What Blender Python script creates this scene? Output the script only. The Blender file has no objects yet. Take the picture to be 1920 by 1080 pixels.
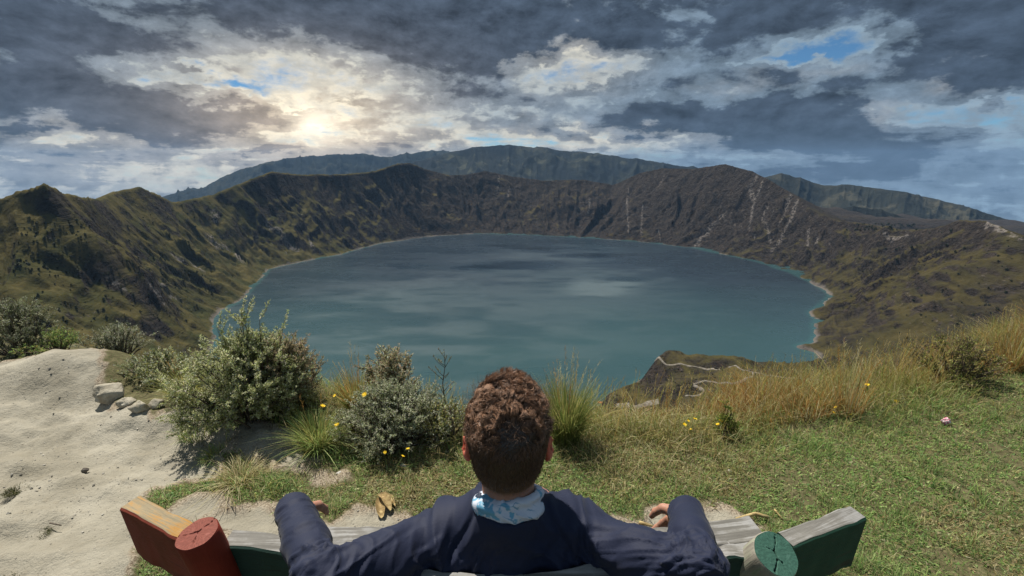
import bpy, math, random
import numpy as np
from mathutils import Vector, Matrix
rng = np.random.default_rng(7)
random.seed(7)
SC = bpy.context.scene
COL = SC.collection
R = math.radians

# ---------------------------------------------------------------- camera
CAM_Z = 1.65
FPX = 900.0
PITCH = R(14.3)
CP, SP = math.cos(PITCH), math.sin(PITCH)

def ray(px, py):
    """viewing direction of a point of the 1920x1080 photograph"""
    x = (px - 960.0) / FPX
    u = (540.0 - py) / FPX
    return np.array([x, CP + u * SP, -SP + u * CP])

def at_z(px, py, z):
    d = ray(px, py)
    t = (z - CAM_Z) / d[2]
    return np.array([d[0] * t, d[1] * t, z])

def at_t(px, py, t):
    d = ray(px, py)
    return np.array([d[0] * t, d[1] * t, CAM_Z + d[2] * t])

def at_h(px, py, h):
    """point at horizontal distance h"""
    d = ray(px, py)
    return at_t(px, py, h / math.hypot(d[0], d[1]))

cam_d = bpy.data.cameras.new('camera')
cam = bpy.data.objects.new('camera', cam_d)
COL.objects.link(cam)
cam.location = (0, 0, CAM_Z)
cam.rotation_euler = (math.pi / 2 - PITCH, 0, 0)
cam_d.sensor_width = 36.0
cam_d.lens = 36.0 * FPX / 1920.0
cam_d.clip_start = 0.03
cam_d.clip_end = 80000.0
SC.camera = cam
SC.view_settings.view_transform = 'Standard'
SC.view_settings.look = 'None'
SC.view_settings.exposure = 0.5
SC.view_settings.gamma = 1.0

# ---------------------------------------------------------------- noise
def _hash(ix, iy, iz, seed):
    h = (ix.astype(np.int64) * 374761393 + iy.astype(np.int64) * 668265263 + iz.astype(np.int64) * 2147483647 + seed * 144269)
    h = (h ^ (h >> 13)) * 1274126177
    h = h & 0x7fffffff
    h = (h ^ (h >> 16)) * 73856093
    return ((h >> 7) & 0xffff) / 65535.0

def vnoise(x, y, z=None, seed=0):
    x = np.asarray(x, dtype=np.float64); y = np.asarray(y, dtype=np.float64)
    z = np.zeros_like(x) if z is None else np.asarray(z, dtype=np.float64)
    x, y, z = np.broadcast_arrays(x, y, z)
    ix, iy, iz = np.floor(x), np.floor(y), np.floor(z)
    fx, fy, fz = x - ix, y - iy, z - iz
    fx = fx * fx * fx * (fx * (fx * 6 - 15) + 10)
    fy = fy * fy * fy * (fy * (fy * 6 - 15) + 10)
    fz = fz * fz * (3 - 2 * fz)
    ix = ix.astype(np.int64); iy = iy.astype(np.int64); iz = iz.astype(np.int64)
    def H(a, b, c): return _hash(ix + a, iy + b, iz + c, seed)
    flat = not np.any(fz)
    def plane(c):
        a = H(0, 0, c) * (1 - fx) + H(1, 0, c) * fx
        b = H(0, 1, c) * (1 - fx) + H(1, 1, c) * fx
        return a * (1 - fy) + b * fy
    p0 = plane(0)
    if flat: return p0 * 2 - 1
    return (p0 * (1 - fz) + plane(1) * fz) * 2 - 1

def fbm(x, y, z=None, oct=4, seed=0, gain=0.5, lac=2.03):
    s = 0.0; a = 1.0; n = 0.0; f = 1.0
    for i in range(oct):
        s = s + a * vnoise(np.asarray(x) * f + 17.3 * i, np.asarray(y) * f - 9.1 * i, None if z is None else np.asarray(z) * f, seed + i)
        n += a; a *= gain; f *= lac
    return s / n

def ridged(x, y, oct=4, seed=0, gain=0.5):
    s = 0.0; a = 1.0; n = 0.0; f = 1.0
    for i in range(oct):
        v = 1 - np.abs(vnoise(np.asarray(x) * f + 5.7 * i, np.asarray(y) * f + 3.1 * i, None, seed + i))
        s = s + a * v * v
        n += a; a *= gain; f *= 2.1
    return s / n

def sstep(a, b, x):
    t = np.clip((np.asarray(x) - a) / (b - a), 0, 1)
    return t * t * (3 - 2 * t)

# ---------------------------------------------------------------- mesh helpers
def make_mesh(name, V, quads=None, tris=None, smooth=True, cols=None, uv=None, attrs=None):
    V = np.ascontiguousarray(V, dtype=np.float32)
    me = bpy.data.meshes.new(name)
    q = np.zeros((0, 4), np.int32) if quads is None or len(quads) == 0 else np.asarray(quads, np.int32)
    t = np.zeros((0, 3), np.int32) if tris is None or len(tris) == 0 else np.asarray(tris, np.int32)
    me.vertices.add(len(V)); me.vertices.foreach_set('co', V.ravel())
    nl = q.size + t.size
    me.loops.add(nl)
    li = np.concatenate([q.ravel(), t.ravel()])
    me.loops.foreach_set('vertex_index', li)
    npol = len(q) + len(t)
    me.polygons.add(npol)
    ls = np.concatenate([np.arange(len(q)) * 4, q.size + np.arange(len(t)) * 3]).astype(np.int32)
    me.polygons.foreach_set('loop_start', ls)
    me.polygons.foreach_set('use_smooth', np.full(npol, smooth, dtype=bool))
    me.update(calc_edges=True)
    if cols is not None:
        ca = me.color_attributes.new('tint', 'FLOAT_COLOR', 'POINT')
        c = np.ones((len(V), 4), np.float32); c[:, :3] = cols
        ca.data.foreach_set('color', c.ravel())
    for k, v in (attrs or {}).items():
        at = me.attributes.new(k, 'FLOAT', 'POINT')
        at.data.foreach_set('value', np.ascontiguousarray(v, dtype=np.float32))
    if uv is not None:
        ul = me.uv_layers.new(name='slope')
        ul.data.foreach_set('uv', np.ascontiguousarray(uv[li], dtype=np.float32).ravel())
    me.validate()
    return me

def link(name, me, mat=None, parent=None, loc=None):
    o = bpy.data.objects.new(name, me)
    COL.objects.link(o)
    if mat is not None and me is not None: me.materials.append(mat)
    if parent is not None: o.parent = parent
    if loc is not None: o.location = loc
    return o

def tag(o, label, cat, group=None):
    o['label'] = label; o['category'] = cat
    if group: o['group'] = group
    return o

def struct(o):
    o['kind'] = 'structure'; return o

def stuff(o, label, cat):
    o['kind'] = 'stuff'; return tag(o, label, cat)

def grid_quads(nu, nv):
    i, j = np.meshgrid(np.arange(nu - 1), np.arange(nv - 1), indexing='ij')
    a = (i * nv + j).ravel()
    return np.stack([a, a + nv, a + nv + 1, a + 1], 1)

class MB:
    """collects tubes, boxes and quads into one mesh"""
    def __init__(s): s.V = []; s.Q = []; s.T = []; s.n = 0; s.C = []
    def add(s, V, Q=None, T=None, col=None):
        V = np.asarray(V, dtype=np.float64)
        if Q is not None and len(Q): s.Q.append(np.asarray(Q) + s.n)
        if T is not None and len(T): s.T.append(np.asarray(T) + s.n)
        s.V.append(V); s.n += len(V)
        s.C.append(np.tile(np.asarray(col if col is not None else (1, 1, 1), dtype=np.float64), (len(V), 1)))
    def tube(s, pts, rad, k=6, col=None, cap=True):
        pts = np.asarray(pts, dtype=np.float64); n = len(pts)
        rad = np.broadcast_to(np.asarray(rad, dtype=np.float64), (n,))
        tan = np.gradient(pts, axis=0); tan /= np.linalg.norm(tan, axis=1)[:, None] + 1e-12
        ref = np.array([0, 0, 1.0]) if abs(tan[0][2]) < .9 else np.array([1.0, 0, 0])
        V = []
        for p, t, r in zip(pts, tan, rad):
            a = np.cross(t, ref); a /= np.linalg.norm(a) + 1e-12
            b = np.cross(t, a)
            ang = np.arange(k) * 2 * math.pi / k
            V.append(p + r * (np.cos(ang)[:, None] * a + np.sin(ang)[:, None] * b))
        Q = []
        for i in range(n - 1):
            for j in range(k):
                Q.append((i * k + j, i * k + (j + 1) % k, (i + 1) * k + (j + 1) % k, (i + 1) * k + j))
        V = np.concatenate(V); T = []
        if cap:
            V = np.vstack([V, pts[0], pts[-1]])
            for j in range(k):
                T.append((n * k, (j + 1) % k, j)); T.append((n * k + 1, (n - 1) * k + j, (n - 1) * k + (j + 1) % k))
        s.add(V, Q, T, col)
    def mesh(s, name, smooth=True, tint=True):
        V = np.concatenate(s.V)
        return make_mesh(name, V, np.concatenate(s.Q) if s.Q else None, np.concatenate(s.T) if s.T else None, smooth, np.concatenate(s.C) if tint else None)

# ---------------------------------------------------------------- node helpers
def new_mat(name):
    m = bpy.data.materials.new(name); m.use_nodes = True
    nt = m.node_tree
    for n in list(nt.nodes): nt.nodes.remove(n)
    out = nt.nodes.new('ShaderNodeOutputMaterial')
    return m, nt, out

class NT:
    def __init__(s, nt): s.nt = nt
    def node(s, typ, **kw):
        n = s.nt.nodes.new(typ)
        for k, v in kw.items(): setattr(n, k, v)
        return n
    def put(s, sock, v):
        if v is None: return
        if hasattr(v, 'is_output'): s.nt.links.new(v, sock)
        else:
            try: sock.default_value = v
            except Exception: sock.default_value = tuple(v) + (1.0,)
    def math(s, op, a, b=None, c=None, clamp=False):
        n = s.node('ShaderNodeMath', operation=op); n.use_clamp = clamp
        s.put(n.inputs[0], a); s.put(n.inputs[1], b)
        if c is not None: s.put(n.inputs[2], c)
        return n.outputs[0]
    def vmath(s, op, a, b=None, scale=None):
        n = s.node('ShaderNodeVectorMath', operation=op)
        s.put(n.inputs[0], a); s.put(n.inputs[1], b)
        if scale is not None: s.put(n.inputs['Scale'], scale)
        return n.outputs[0]
    def mapr(s, v, a, b, c=0.0, d=1.0, smooth=True):
        n = s.node('ShaderNodeMapRange'); n.interpolation_type = 'SMOOTHSTEP' if smooth else 'LINEAR'
        n.clamp = True
        for i, q in zip((0, 1, 2, 3, 4), (v, a, b, c, d)): s.put(n.inputs[i], q)
        return n.outputs[0]
    def mix(s, f, a, b, blend='MIX'):
        n = s.node('ShaderNodeMix', data_type='RGBA', blend_type=blend)
        s.put(n.inputs['Factor'], f)
        s.put(n.inputs[6], tuple(a) + (1.0,) if isinstance(a, tuple) and len(a) == 3 else a)
        s.put(n.inputs[7], tuple(b) + (1.0,) if isinstance(b, tuple) and len(b) == 3 else b)
        return n.outputs[2]
    def noise(s, vec, scale, detail=4.0, rough=0.55, dist=0.0, color=False, typ=None, lac=2.0):
        n = s.node('ShaderNodeTexNoise')
        if typ: n.noise_type = typ
        s.put(n.inputs['Vector'], vec); s.put(n.inputs['Scale'], scale); s.put(n.inputs['Detail'], detail)
        s.put(n.inputs['Roughness'], rough); s.put(n.inputs['Distortion'], dist); s.put(n.inputs['Lacunarity'], lac)
        return n.outputs['Color' if color else 'Fac']
    def mapping(s, vec, scale=(1, 1, 1), loc=(0, 0, 0), rot=(0, 0, 0)):
        n = s.node('ShaderNodeMapping'); s.put(n.inputs[0], vec)
        n.inputs['Scale'].default_value = scale; n.inputs['Location'].default_value = loc; n.inputs['Rotation'].default_value = rot
        return n.outputs[0]
    def attr(s, name, out='Fac'):
        n = s.node('ShaderNodeAttribute'); n.attribute_name = name
        return n.outputs[out]
    def sep(s, v):
        n = s.node('ShaderNodeSeparateXYZ'); s.put(n.inputs[0], v); return n.outputs
    def comb(s, x, y, z):
        n = s.node('ShaderNodeCombineXYZ')
        for i, q in enumerate((x, y, z)): s.put(n.inputs[i], q)
        return n.outputs[0]
    def bump(s, h, strength=0.5, dist=0.01, normal=None):
        n = s.node('ShaderNodeBump'); s.put(n.inputs['Height'], h)
        n.inputs['Strength'].default_value = strength; n.inputs['Distance'].default_value = dist
        if normal is not None: s.put(n.inputs['Normal'], normal)
        return n.outputs[0]
    def bsdf(s, color, rough=0.8, normal=None, spec=0.3, **kw):
        n = s.node('ShaderNodeBsdfPrincipled')
        s.put(n.inputs['Base Color'], tuple(color) + (1.0,) if isinstance(color, tuple) and len(color) == 3 else color)
        s.put(n.inputs['Roughness'], rough)
        s.put(n.inputs['Specular IOR Level'], spec)
        if normal is not None: s.put(n.inputs['Normal'], normal)
        for k, v in kw.items(): s.put(n.inputs[k], v)
        return n.outputs[0]
    def pos(s): return s.node('ShaderNodeNewGeometry').outputs['Position']
    def obj(s): return s.node('ShaderNodeTexCoord').outputs['Object']

# ---------------------------------------------------------------- sun and sky
SUN_AZ, SUN_EL = R(-38.0), R(60.0)      # azimuth from the viewing direction, negative to the left
sv = Vector((math.sin(SUN_AZ) * math.cos(SUN_EL), math.cos(SUN_AZ) * math.cos(SUN_EL), math.sin(SUN_EL)))
ld = bpy.data.lights.new('sun', 'SUN'); ld.energy = 5.0; ld.angle = R(0.5); ld.color = (1.0, 0.94, 0.84)
lo = bpy.data.objects.new('sun', ld); COL.objects.link(lo)
lo.rotation_euler = sv.to_track_quat('Z', 'Y').to_euler()
lo.location = (0, 0, 50)

W = bpy.data.worlds.new('World'); SC.world = W; W.use_nodes = True
W.cycles.sampling_method = 'MANUAL'; W.cycles.sample_map_resolution = 256
wt = W.node_tree
for n in list(wt.nodes): wt.nodes.remove(n)
w = NT(wt)
wout = w.node('ShaderNodeOutputWorld')
sky = w.node('ShaderNodeTexSky'); sky.sky_type = 'NISHITA'; sky.sun_disc = False
sky.sun_elevation = SUN_EL; sky.sun_rotation = SUN_AZ
sky.altitude = 3900.0; sky.air_density = 1.0; sky.dust_density = 0.6; sky.ozone_density = 2.0

def azel(px, py):
    d = ray(px, py)
    return math.atan2(d[0], d[1]), math.atan2(d[2], math.hypot(d[0], d[1]))

gen = w.node('ShaderNodeTexCoord').outputs['Generated']
dirn = w.vmath('NORMALIZE', gen)
dx, dy, dz = w.sep(dirn)
az = w.math('ARCTAN2', dx, dy)
el = w.math('ARCSINE', dz)
# clouds lie on a layer: the nearer the horizon the tighter they pack
den = w.math('ADD', w.math('MAXIMUM', dz, 0.0), 0.16)
pc = w.comb(w.math('DIVIDE', dx, den), w.math('DIVIDE', dy, den), 0.0)
big = w.noise(pc, 1.1, 9.0, 0.6, 0.2)
ang = w.comb(az, w.math('MULTIPLY', el, 1.9), 0.0)
wisp = w.noise(ang, 7.5, 9.0, 0.66, 0.15)
warp = w.sep(w.noise(ang, 5.0, 7.0, 0.6, color=True))
warp2 = w.sep(w.noise(ang, 19.0, 6.0, 0.62, color=True))
waz = w.math('ADD', w.math('MULTIPLY_ADD', warp2[0], 0.10, -0.05), w.math('ADD', az, w.math('MULTIPLY', w.math('SUBTRACT', warp[0], 0.5), 0.26)))
wel = w.math('ADD', w.math('MULTIPLY_ADD', warp2[1], 0.06, -0.03), w.math('ADD', el, w.math('MULTIPLY', w.math('SUBTRACT', warp[1], 0.5), 0.11)))

def blob(px, py, rx, ry, wt_, slope=0.0):
    """a cloud bank (or a gap) at a bearing and height in the sky"""
    a0, e0 = azel(px, py)
    k = math.cos(a0)                      # off to the side a pixel spans a smaller angle
    sa, se = rx / FPX * k * k * .98 + .01, ry / FPX * k
    da = w.math('MULTIPLY_ADD', waz, 1.0 / sa, -a0 / sa)
    de0 = w.math('MULTIPLY_ADD', wel, 1.0 / se, -e0 / se)
    de = w.math('MULTIPLY_ADD', da, slope * sa / se, de0) if slope else de0
    q = w.math('MULTIPLY_ADD', da, da, w.math('MULTIPLY', de, de))
    g = w.math('EXPONENT', w.math('MULTIPLY', q, -1.0))
    return w.math('MULTIPLY', g, wt_)

def total(bl):
    s = None
    for b in bl:
        v = blob(*b)
        s = v if s is None else w.math('ADD', s, v)
    return s
THICK = [
 (770, 25, 300, 66, .85), (900, 95, 110, 40, .35), (240, 70, 200, 45, .5, .22), (40, 130, 150, 80, .6), (150, 185, 170, 38, .45), (300, 190, 130, 28, .40, .1),
 (440, 220, 160, 20, .40), (640, 225, 90, 16, .2), (1330, 225, 260, 30, .62), (1500, 210, 110, 26, .5), (1560, 262, 230, 26, .42, .12), (1250, 80, 220, 70, .34), (1700, 140, 230, 50, .35),
 (1870, 30, 170, 70, .75), (40, 20, 150, 60, .35), (1900, 150, 70, 40, .4), (1650, 320, 260, 40, .30), (720, 150, 60, 24, .22), (880, 150, 60, 34, .25), (760, 195, 110, 26, .18), (960, 185, 110, 24, .22),
 (530, 284, 66, 7, .5), (720, 268, 66, 12, .4), (60, 250, 70, 12, .3), (250, 243, 100, 13, .28), (180, 300, 130, 10, .16), (1150, 160, 120, 30, .25), (1450, 20, 300, 40, .3),
 (400, 160, 95, 18, -.40, .2), (1570, 92, 95, 20, -.42), (1480, 112, 70, 10, -.35), (1070, 95, 75, 45, -.38), (1800, 222, 100, 18, -.26), (1840, 285, 90, 26, -.28), (1900, 215, 60, 20, -.2),
 (560, 160, 150, 60, -.22), (230, 325, 260, 22, .02), (1030, 262, 260, 16, -.20), (1120, 130, 100, 26, -.2), (590, 240, 70, 22, -.06), (1000, 150, 60, 20, -.15),
]
BRIGHT = [(200, 300, 330, 75, .55), (1070, 95, 90, 60, .55), (1040, 262, 260, 24, .6), (1830, 150, 45, 28, .5), (560, 130, 150, 60, .18), (1450, 150, 150, 14, .2), (1650, 215, 40, 18, .3), (930, 60, 60, 40, .2)]

thick = total(THICK)
T = w.math('ADD', w.math('MULTIPLY_ADD', big, 1.15, -0.42), thick)
T = w.math('ADD', T, w.math('MULTIPLY_ADD', wisp, 0.95, -0.475))
fine = w.noise(ang, 24.0, 7.0, 0.62, 0.3)
T = w.math('ADD', T, w.math('MULTIPLY_ADD', fine, 0.55, -0.275))
streak = w.noise(w.comb(w.math('MULTIPLY', az, 5.0), w.math('MULTIPLY', el, 46.0), 0.0), 1.0, 6.0, 0.62, 0.5)
T = w.math('ADD', T, w.mapr(el, 0.19, 0.30, 0.0, 0.22))
lowsky = w.mapr(el, 0.03, 0.13, 1.0, 0.0)
T = w.math('ADD', T, w.math('MULTIPLY', lowsky, w.math('MULTIPLY_ADD', streak, 1.0, -0.36)))
s_az, s_el = azel(588, 232)
def glowf(sa, se):
    a = w.math('MULTIPLY_ADD', az, 1 / sa, -s_az / sa); b = w.math('MULTIPLY_ADD', el, 1 / se, -s_el / se)
    return w.math('EXPONENT', w.math('MULTIPLY', w.math('MULTIPLY_ADD', a, a, w.math('MULTIPLY', b, b)), -1.0))
g_wide = glowf(0.36, 0.16); g_mid = glowf(0.17, 0.085); g_tight = glowf(0.035, 0.028)
bright = total(BRIGHT)
# relief inside the banks: lighter where the bank thins towards the light
relief = w.noise(w.vmath('ADD', ang, (0.010, -0.026, 0.0)), 7.5, 9.0, 0.66, 0.15)
rel = w.math('ADD', w.math('MULTIPLY', w.math('SUBTRACT', relief, wisp), 2.2), w.math('MULTIPLY_ADD', wisp, -1.5, 0.75))
lit = w.math('ADD', w.math('ADD', w.math('MULTIPLY', g_wide, 0.55), w.math('MULTIPLY', g_mid, 0.5)), bright, clamp=True)
thin_c = w.mix(lit, (0.27, 0.37, 0.46), (1.0, 0.88, 0.66))
thin_c = w.mix(w.mapr(fine, 0.35, 0.65, 0.0, 0.45), thin_c, (0.16, 0.20, 0.24), 'MIX')
thick_c = w.mix(w.math('MULTIPLY_ADD', g_mid, 0.75, w.math('MULTIPLY', g_wide, 0.25), clamp=True), (0.050, 0.072, 0.106), (0.30, 0.24, 0.185))
mid_c = w.mix(w.math('ADD', w.math('MULTIPLY', bright, 0.55), w.math('MULTIPLY_ADD', g_mid, 0.8, w.math('MULTIPLY', g_wide, 0.35)), clamp=True), (0.145, 0.20, 0.26), (0.55, 0.46, 0.35))
light_amt = w.math('ADD', w.math('MULTIPLY_ADD', fine, 0.7, 0.75), rel)
thick_c = w.vmath('SCALE', thick_c, scale=w.math('MAXIMUM', light_amt, 0.35))
mid_c = w.vmath('SCALE', mid_c, scale=w.math('MAXIMUM', w.math('MULTIPLY_ADD', w.math('SUBTRACT', light_amt, 1.0), 0.8, 1.0), 0.5))
c = w.mix(w.mapr(T, 0.20, 0.36), thin_c, mid_c)
c = w.mix(w.mapr(T, 0.44, 0.66), c, thick_c)
c = w.vmath('ADD', c, w.vmath('SCALE', (1.0, 0.90, 0.70), scale=w.math('MULTIPLY', g_tight, 0.5)))
c = w.vmath('ADD', c, w.vmath('SCALE', (1.0, 0.80, 0.55), scale=w.math('MULTIPLY', g_mid, 0.16)))
cover = w.mapr(T, -0.20, 0.20)
below = w.mapr(el, -0.06, -0.01)
bg_sky = w.node('ShaderNodeBackground'); bg_sky.inputs['Strength'].default_value = 0.10
wt.links.new(w.mix(1.0, sky.outputs[0], (0.36, 0.56, 0.62), 'MULTIPLY'), bg_sky.inputs['Color'])
bg_cl = w.node('ShaderNodeBackground'); bg_cl.inputs['Strength'].default_value = 0.76
wt.links.new(c, bg_cl.inputs['Color'])
ms = w.node('ShaderNodeMixShader')
wt.links.new(cover, ms.inputs[0]); wt.links.new(bg_sky.outputs[0], ms.inputs[1]); wt.links.new(bg_cl.outputs[0], ms.inputs[2])
wt.links.new(ms.outputs[0], wout.inputs['Surface'])

HAZE = 2.6e-5
# ================================================================ the crater
LAKE_Z = -380.0
SHORE_PX = [(400, 600), (470, 545), (505, 505), (560, 492), (640, 478), (715, 456), (800, 444), (900, 438), (1000, 441), (1100, 446), (1200, 453), (1300, 465),
            (1400, 487), (1440, 498), (1480, 510), (1540, 540), (1557, 553), (1535, 575), (1513, 586), (1528, 600), (1532, 622), (1518, 640), (1495, 649), (1505, 655), (1535, 662), (1542, 678), (1545, 705)]
shore = [at_z(x, y, LAKE_Z)[:2] for x, y in SHORE_PX]
shore += [np.array(p) for p in [(500, 800), (420, 800), (350, 822), (300, 838), (262, 838), (225, 800), (190, 745), (131, 712), (95, 655), (0, 632), (-190, 640), (-370, 690), (-600, 880)]]
shore = np.array(shore)
# finer shoreline with small coves
def refine(P, step, amp, seed):
    out = []
    n = len(P)
    for i in range(n):
        a, b = P[i], P[(i + 1) % n]
        L = np.linalg.norm(b - a); k = max(1, int(L / step))
        nrm = np.array([-(b - a)[1], (b - a)[0]]) / (L + 1e-9)
        for j in range(k):
            p = a + (b - a) * j / k
            out.append(p + nrm * amp * fbm(p[0] / 90, p[1] / 90, None, 3, seed))
    return np.array(out)
shore = refine(shore, 45.0, 16.0, 3)

RIM_PX = [(0, 370, 1300), (40, 356, 1290), (85, 341, 1270), (118, 360, 1330), (165, 370, 1430), (186, 373, 1560), (215, 357, 1760), (262, 349, 1850), (300, 365, 1930), (325, 379, 2020), (400, 364, 2200),
          (470, 335, 2330), (510, 321, 2420), (560, 326, 2530), (640, 326, 2700), (700, 321, 2830), (745, 306, 2930), (770, 305, 2980), (800, 317, 3050), (845, 329, 3110), (880, 326, 3150), (910, 320, 3180),
          (960, 330, 3220), (1020, 338, 3240), (1090, 336, 3230), (1150, 346, 3190), (1200, 324, 3130), (1240, 315, 3070), (1300, 316, 2960), (1360, 307, 2830), (1410, 321, 2720),
          (1440, 336, 2620), (1490, 366, 2480), (1530, 399, 2330), (1570, 412, 2230), (1640, 421, 2080), (1700, 431, 1960), (1750, 427, 1860), (1800, 412, 1740), (1850, 413, 1640), (1920, 445, 1500)]
rim = []
for x, y, d in RIM_PX:
    rim.append(at_h(x, y, d))
rim += [np.array(p, dtype=float) for p in [(1330, 1030, -70), (1420, 800, -50), (1330, 500, -30), (1000, 230, -20), (600, 70, -12), (250, -5, -5), (80, -8, -2), (0, -8, -1.2), (-80, -8, -2), (-250, -15, -8), (-600, 120, -20), (-900, 450, -40), (-1050, 780, -60)]]
rim = np.array(rim)
rs = []
for i in range(len(rim)):
    a, b = rim[i], rim[(i + 1) % len(rim)]
    k = max(1, int(np.linalg.norm(b[:2] - a[:2]) / 60))
    for j in range(k): rs.append(a + (b - a) * j / k)
rim = np.array(rs)
start = int(np.argmin(np.abs(rim[:, 0]) + np.abs(rim[:, 1] + 8)))
rim = np.roll(rim, -start, axis=0)

def poly_dist(X, Y, P, closed=True):
    """distance, index and parameter of the nearest segment of polyline P"""
    n = len(P)
    best = np.full(X.shape, 1e18); bi = np.zeros(X.shape, np.int32); bt = np.zeros(X.shape)
    for i in range(n if closed else n - 1):
        a = P[i]; b = P[(i + 1) % n]
        ex, ey = b[0] - a[0], b[1] - a[1]
        t = np.clip(((X - a[0]) * ex + (Y - a[1]) * ey) / (ex * ex + ey * ey + 1e-12), 0, 1)
        d2 = (X - a[0] - t * ex) ** 2 + (Y - a[1] - t * ey) ** 2
        m = d2 < best
        best = np.where(m, d2, best); bi = np.where(m, i, bi); bt = np.where(m, t, bt)
    return np.sqrt(best), bi, bt

def inside(X, Y, P):
    r = np.zeros(X.shape, bool); n = len(P)
    for i in range(n):
        a, b = P[i], P[(i + 1) % n]
        if a[1] == b[1]: continue
        c_ = ((a[1] > Y) != (b[1] > Y)) & (X < (b[0] - a[0]) * (Y - a[1]) / (b[1] - a[1]) + a[0])
        r ^= c_
    return r

GX = np.arange(-2600, 2601, 13.0); GY = np.arange(-700, 4301, 13.0)
gx, gy = np.meshgrid(GX, GY, indexing='ij')
ds, _, _ = poly_dist(gx, gy, shore); ds = np.where(inside(gx, gy, shore), -ds, ds)
dr, ri, rt = poly_dist(gx, gy, rim); dr = np.where(inside(gx, gy, rim), dr, -dr)
nr = len(rim)
seg = np.linalg.norm(np.roll(rim, -1, 0)[:, :2] - rim[:, :2], axis=1)
cum = np.concatenate([[0], np.cumsum(seg)])
zr_g = rim[ri, 2] * (1 - rt) + rim[(ri + 1) % nr, 2] * rt
ur_g = cum[ri] + rt * seg[ri]
SPUR = np.array([(640, 640), (560, 735), (480, 760), (400, 765), (330, 785), (270, 800)], dtype=float)
sp_d, _, _ = poly_dist(gx, gy, SPUR, False)
SPUR2 = np.array([(640, 560), (450, 640), (300, 660), (190, 690), (150, 690)], dtype=float)
sp2_d, _, _ = poly_dist(gx, gy, SPUR2, False)

def bil(G, X, Y):
    fx = np.clip((X - GX[0]) / 13.0, 0, len(GX) - 1.001); fy = np.clip((Y - GY[0]) / 13.0, 0, len(GY) - 1.001)
    i = fx.astype(int); j = fy.astype(int); fx = fx - i; fy = fy - j
    return (G[i, j] * (1 - fx) + G[i + 1, j] * fx) * (1 - fy) + (G[i, j + 1] * (1 - fx) + G[i + 1, j + 1] * fx) * fy

def terrain(X, Y, full=False):
    s = bil(ds, X, Y) + 7 * fbm(X / 40, Y / 40, None, 3, 51); r = bil(dr, X, Y); zr = bil(zr_g, X, Y); u = bil(ur_g, X, Y)
    sp = bil(sp_d, X, Y); sp2 = bil(sp2_d, X, Y)
    sc = np.maximum(s, 0); rc = np.maximum(r, 0)
    t = sc / (sc + rc + 1e-6)
    base = LAKE_Z + (zr - LAKE_Z) * (t * (.80 + .20 * t))
    far = sstep(160, 650, np.hypot(X, Y))
    env = (4 * t * (1 - t)) ** .6 * far * (1 - .8 * np.exp(-(np.minimum(sp, sp2) / 110) ** 2))
    wx = fbm(X / 260, Y / 260, None, 4, 11); wy = fbm(X / 260, Y / 260, None, 4, 12)
    g1 = ridged(u / 210 + .8 * wx, t * .7 + .5 * wy, 4, 21, .55)
    g2 = ridged(u / 62 + 1.1 * wx, t * 2.2 + .8 * wy, 3, 31, .5)
    iso = ridged(X / 190 + .5 * wx, Y / 190 + .5 * wy, 6, 41, .52)
    crag = fbm(X / 34, Y / 34, None, 5, 71, .6)
    g3 = ridged(u / 27 + 1.0 * wx, t * 3 + .8 * wy, 3, 37, .55)
    h = base + env * ((64 + 16 * sstep(-600, 0, X)) * (g1 - .55) + (30 + 10 * sstep(-600, 0, X)) * (g2 - .55) + 13 * (g3 - .5) + (30 + 16 * sstep(-600, 0, X)) * (iso - .55)) + crag * 4.0 * far * np.minimum(1, sc / 40)
    edge = np.exp(-(r / 90.0) ** 2) * far
    h = h + edge * (5 * ridged(u / 42, u * 0, 4, 61) - 3)
    h = h + np.where(s > 0, 1, 0) * sstep(0, 45, sc) * (52 * np.exp(-(sp / 62) ** 2) + 30 * np.exp(-(sp2 / 55) ** 2)) * (1 + .25 * fbm(X / 60, Y / 60, None, 4, 81))
    kx, ky = KNOLL
    h = h + 16 * np.exp(-(((X - kx) / 24) ** 2 + ((Y - ky) / 22) ** 2)) * (s > 0)
    out = np.maximum(-r, 0) + np.maximum(np.hypot(X, Y - 1700) - 2550, 0)
    h = np.where(r < 0, zr - np.minimum(out * .45, 170 + .078 * out + 40 * fbm(X / 900, Y / 900, None, 4, 91)) + far * 18 * (iso - .55) * np.minimum(1, out / 120) + edge * (5 * ridged(u / 42, u * 0, 4, 61) - 3), h)
    h = np.where(s < 0, LAKE_Z + np.maximum(s * .25, -24), h)
    if full: return h, t, u, s, r
    return h
KNOLL = at_t(1250, 682, 905)[:2]

fine_th = np.linspace(R(-52), R(52), 860)
th = np.concatenate([np.linspace(R(-180), R(-52.5), 48), fine_th, np.linspace(R(52.5), R(180), 48)])
dd = np.concatenate([np.geomspace(13, 420, 50), np.linspace(424, 1600, 250), np.linspace(1605, 3500, 330), np.geomspace(3550, 15000, 26)])
TH, DD = np.meshgrid(th, dd, indexing='ij')
TX, TY = np.sin(TH) * DD, np.cos(TH) * DD
TZ, Tt, Tu, Ts, Tr = terrain(TX, TY, True)

def march(px, py):
    d = ray(px, py); hyp = math.hypot(d[0], d[1])
    t = np.concatenate([np.linspace(60, 420, 100), np.linspace(420, 4200, 1900)]) / hyp
    z = terrain(d[0] * t, d[1] * t)
    hit = np.nonzero(CAM_Z + d[2] * t < z)[0]
    return None if len(hit) == 0 else np.array([d[0] * t[hit[0]], d[1] * t[hit[0]]])

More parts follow.
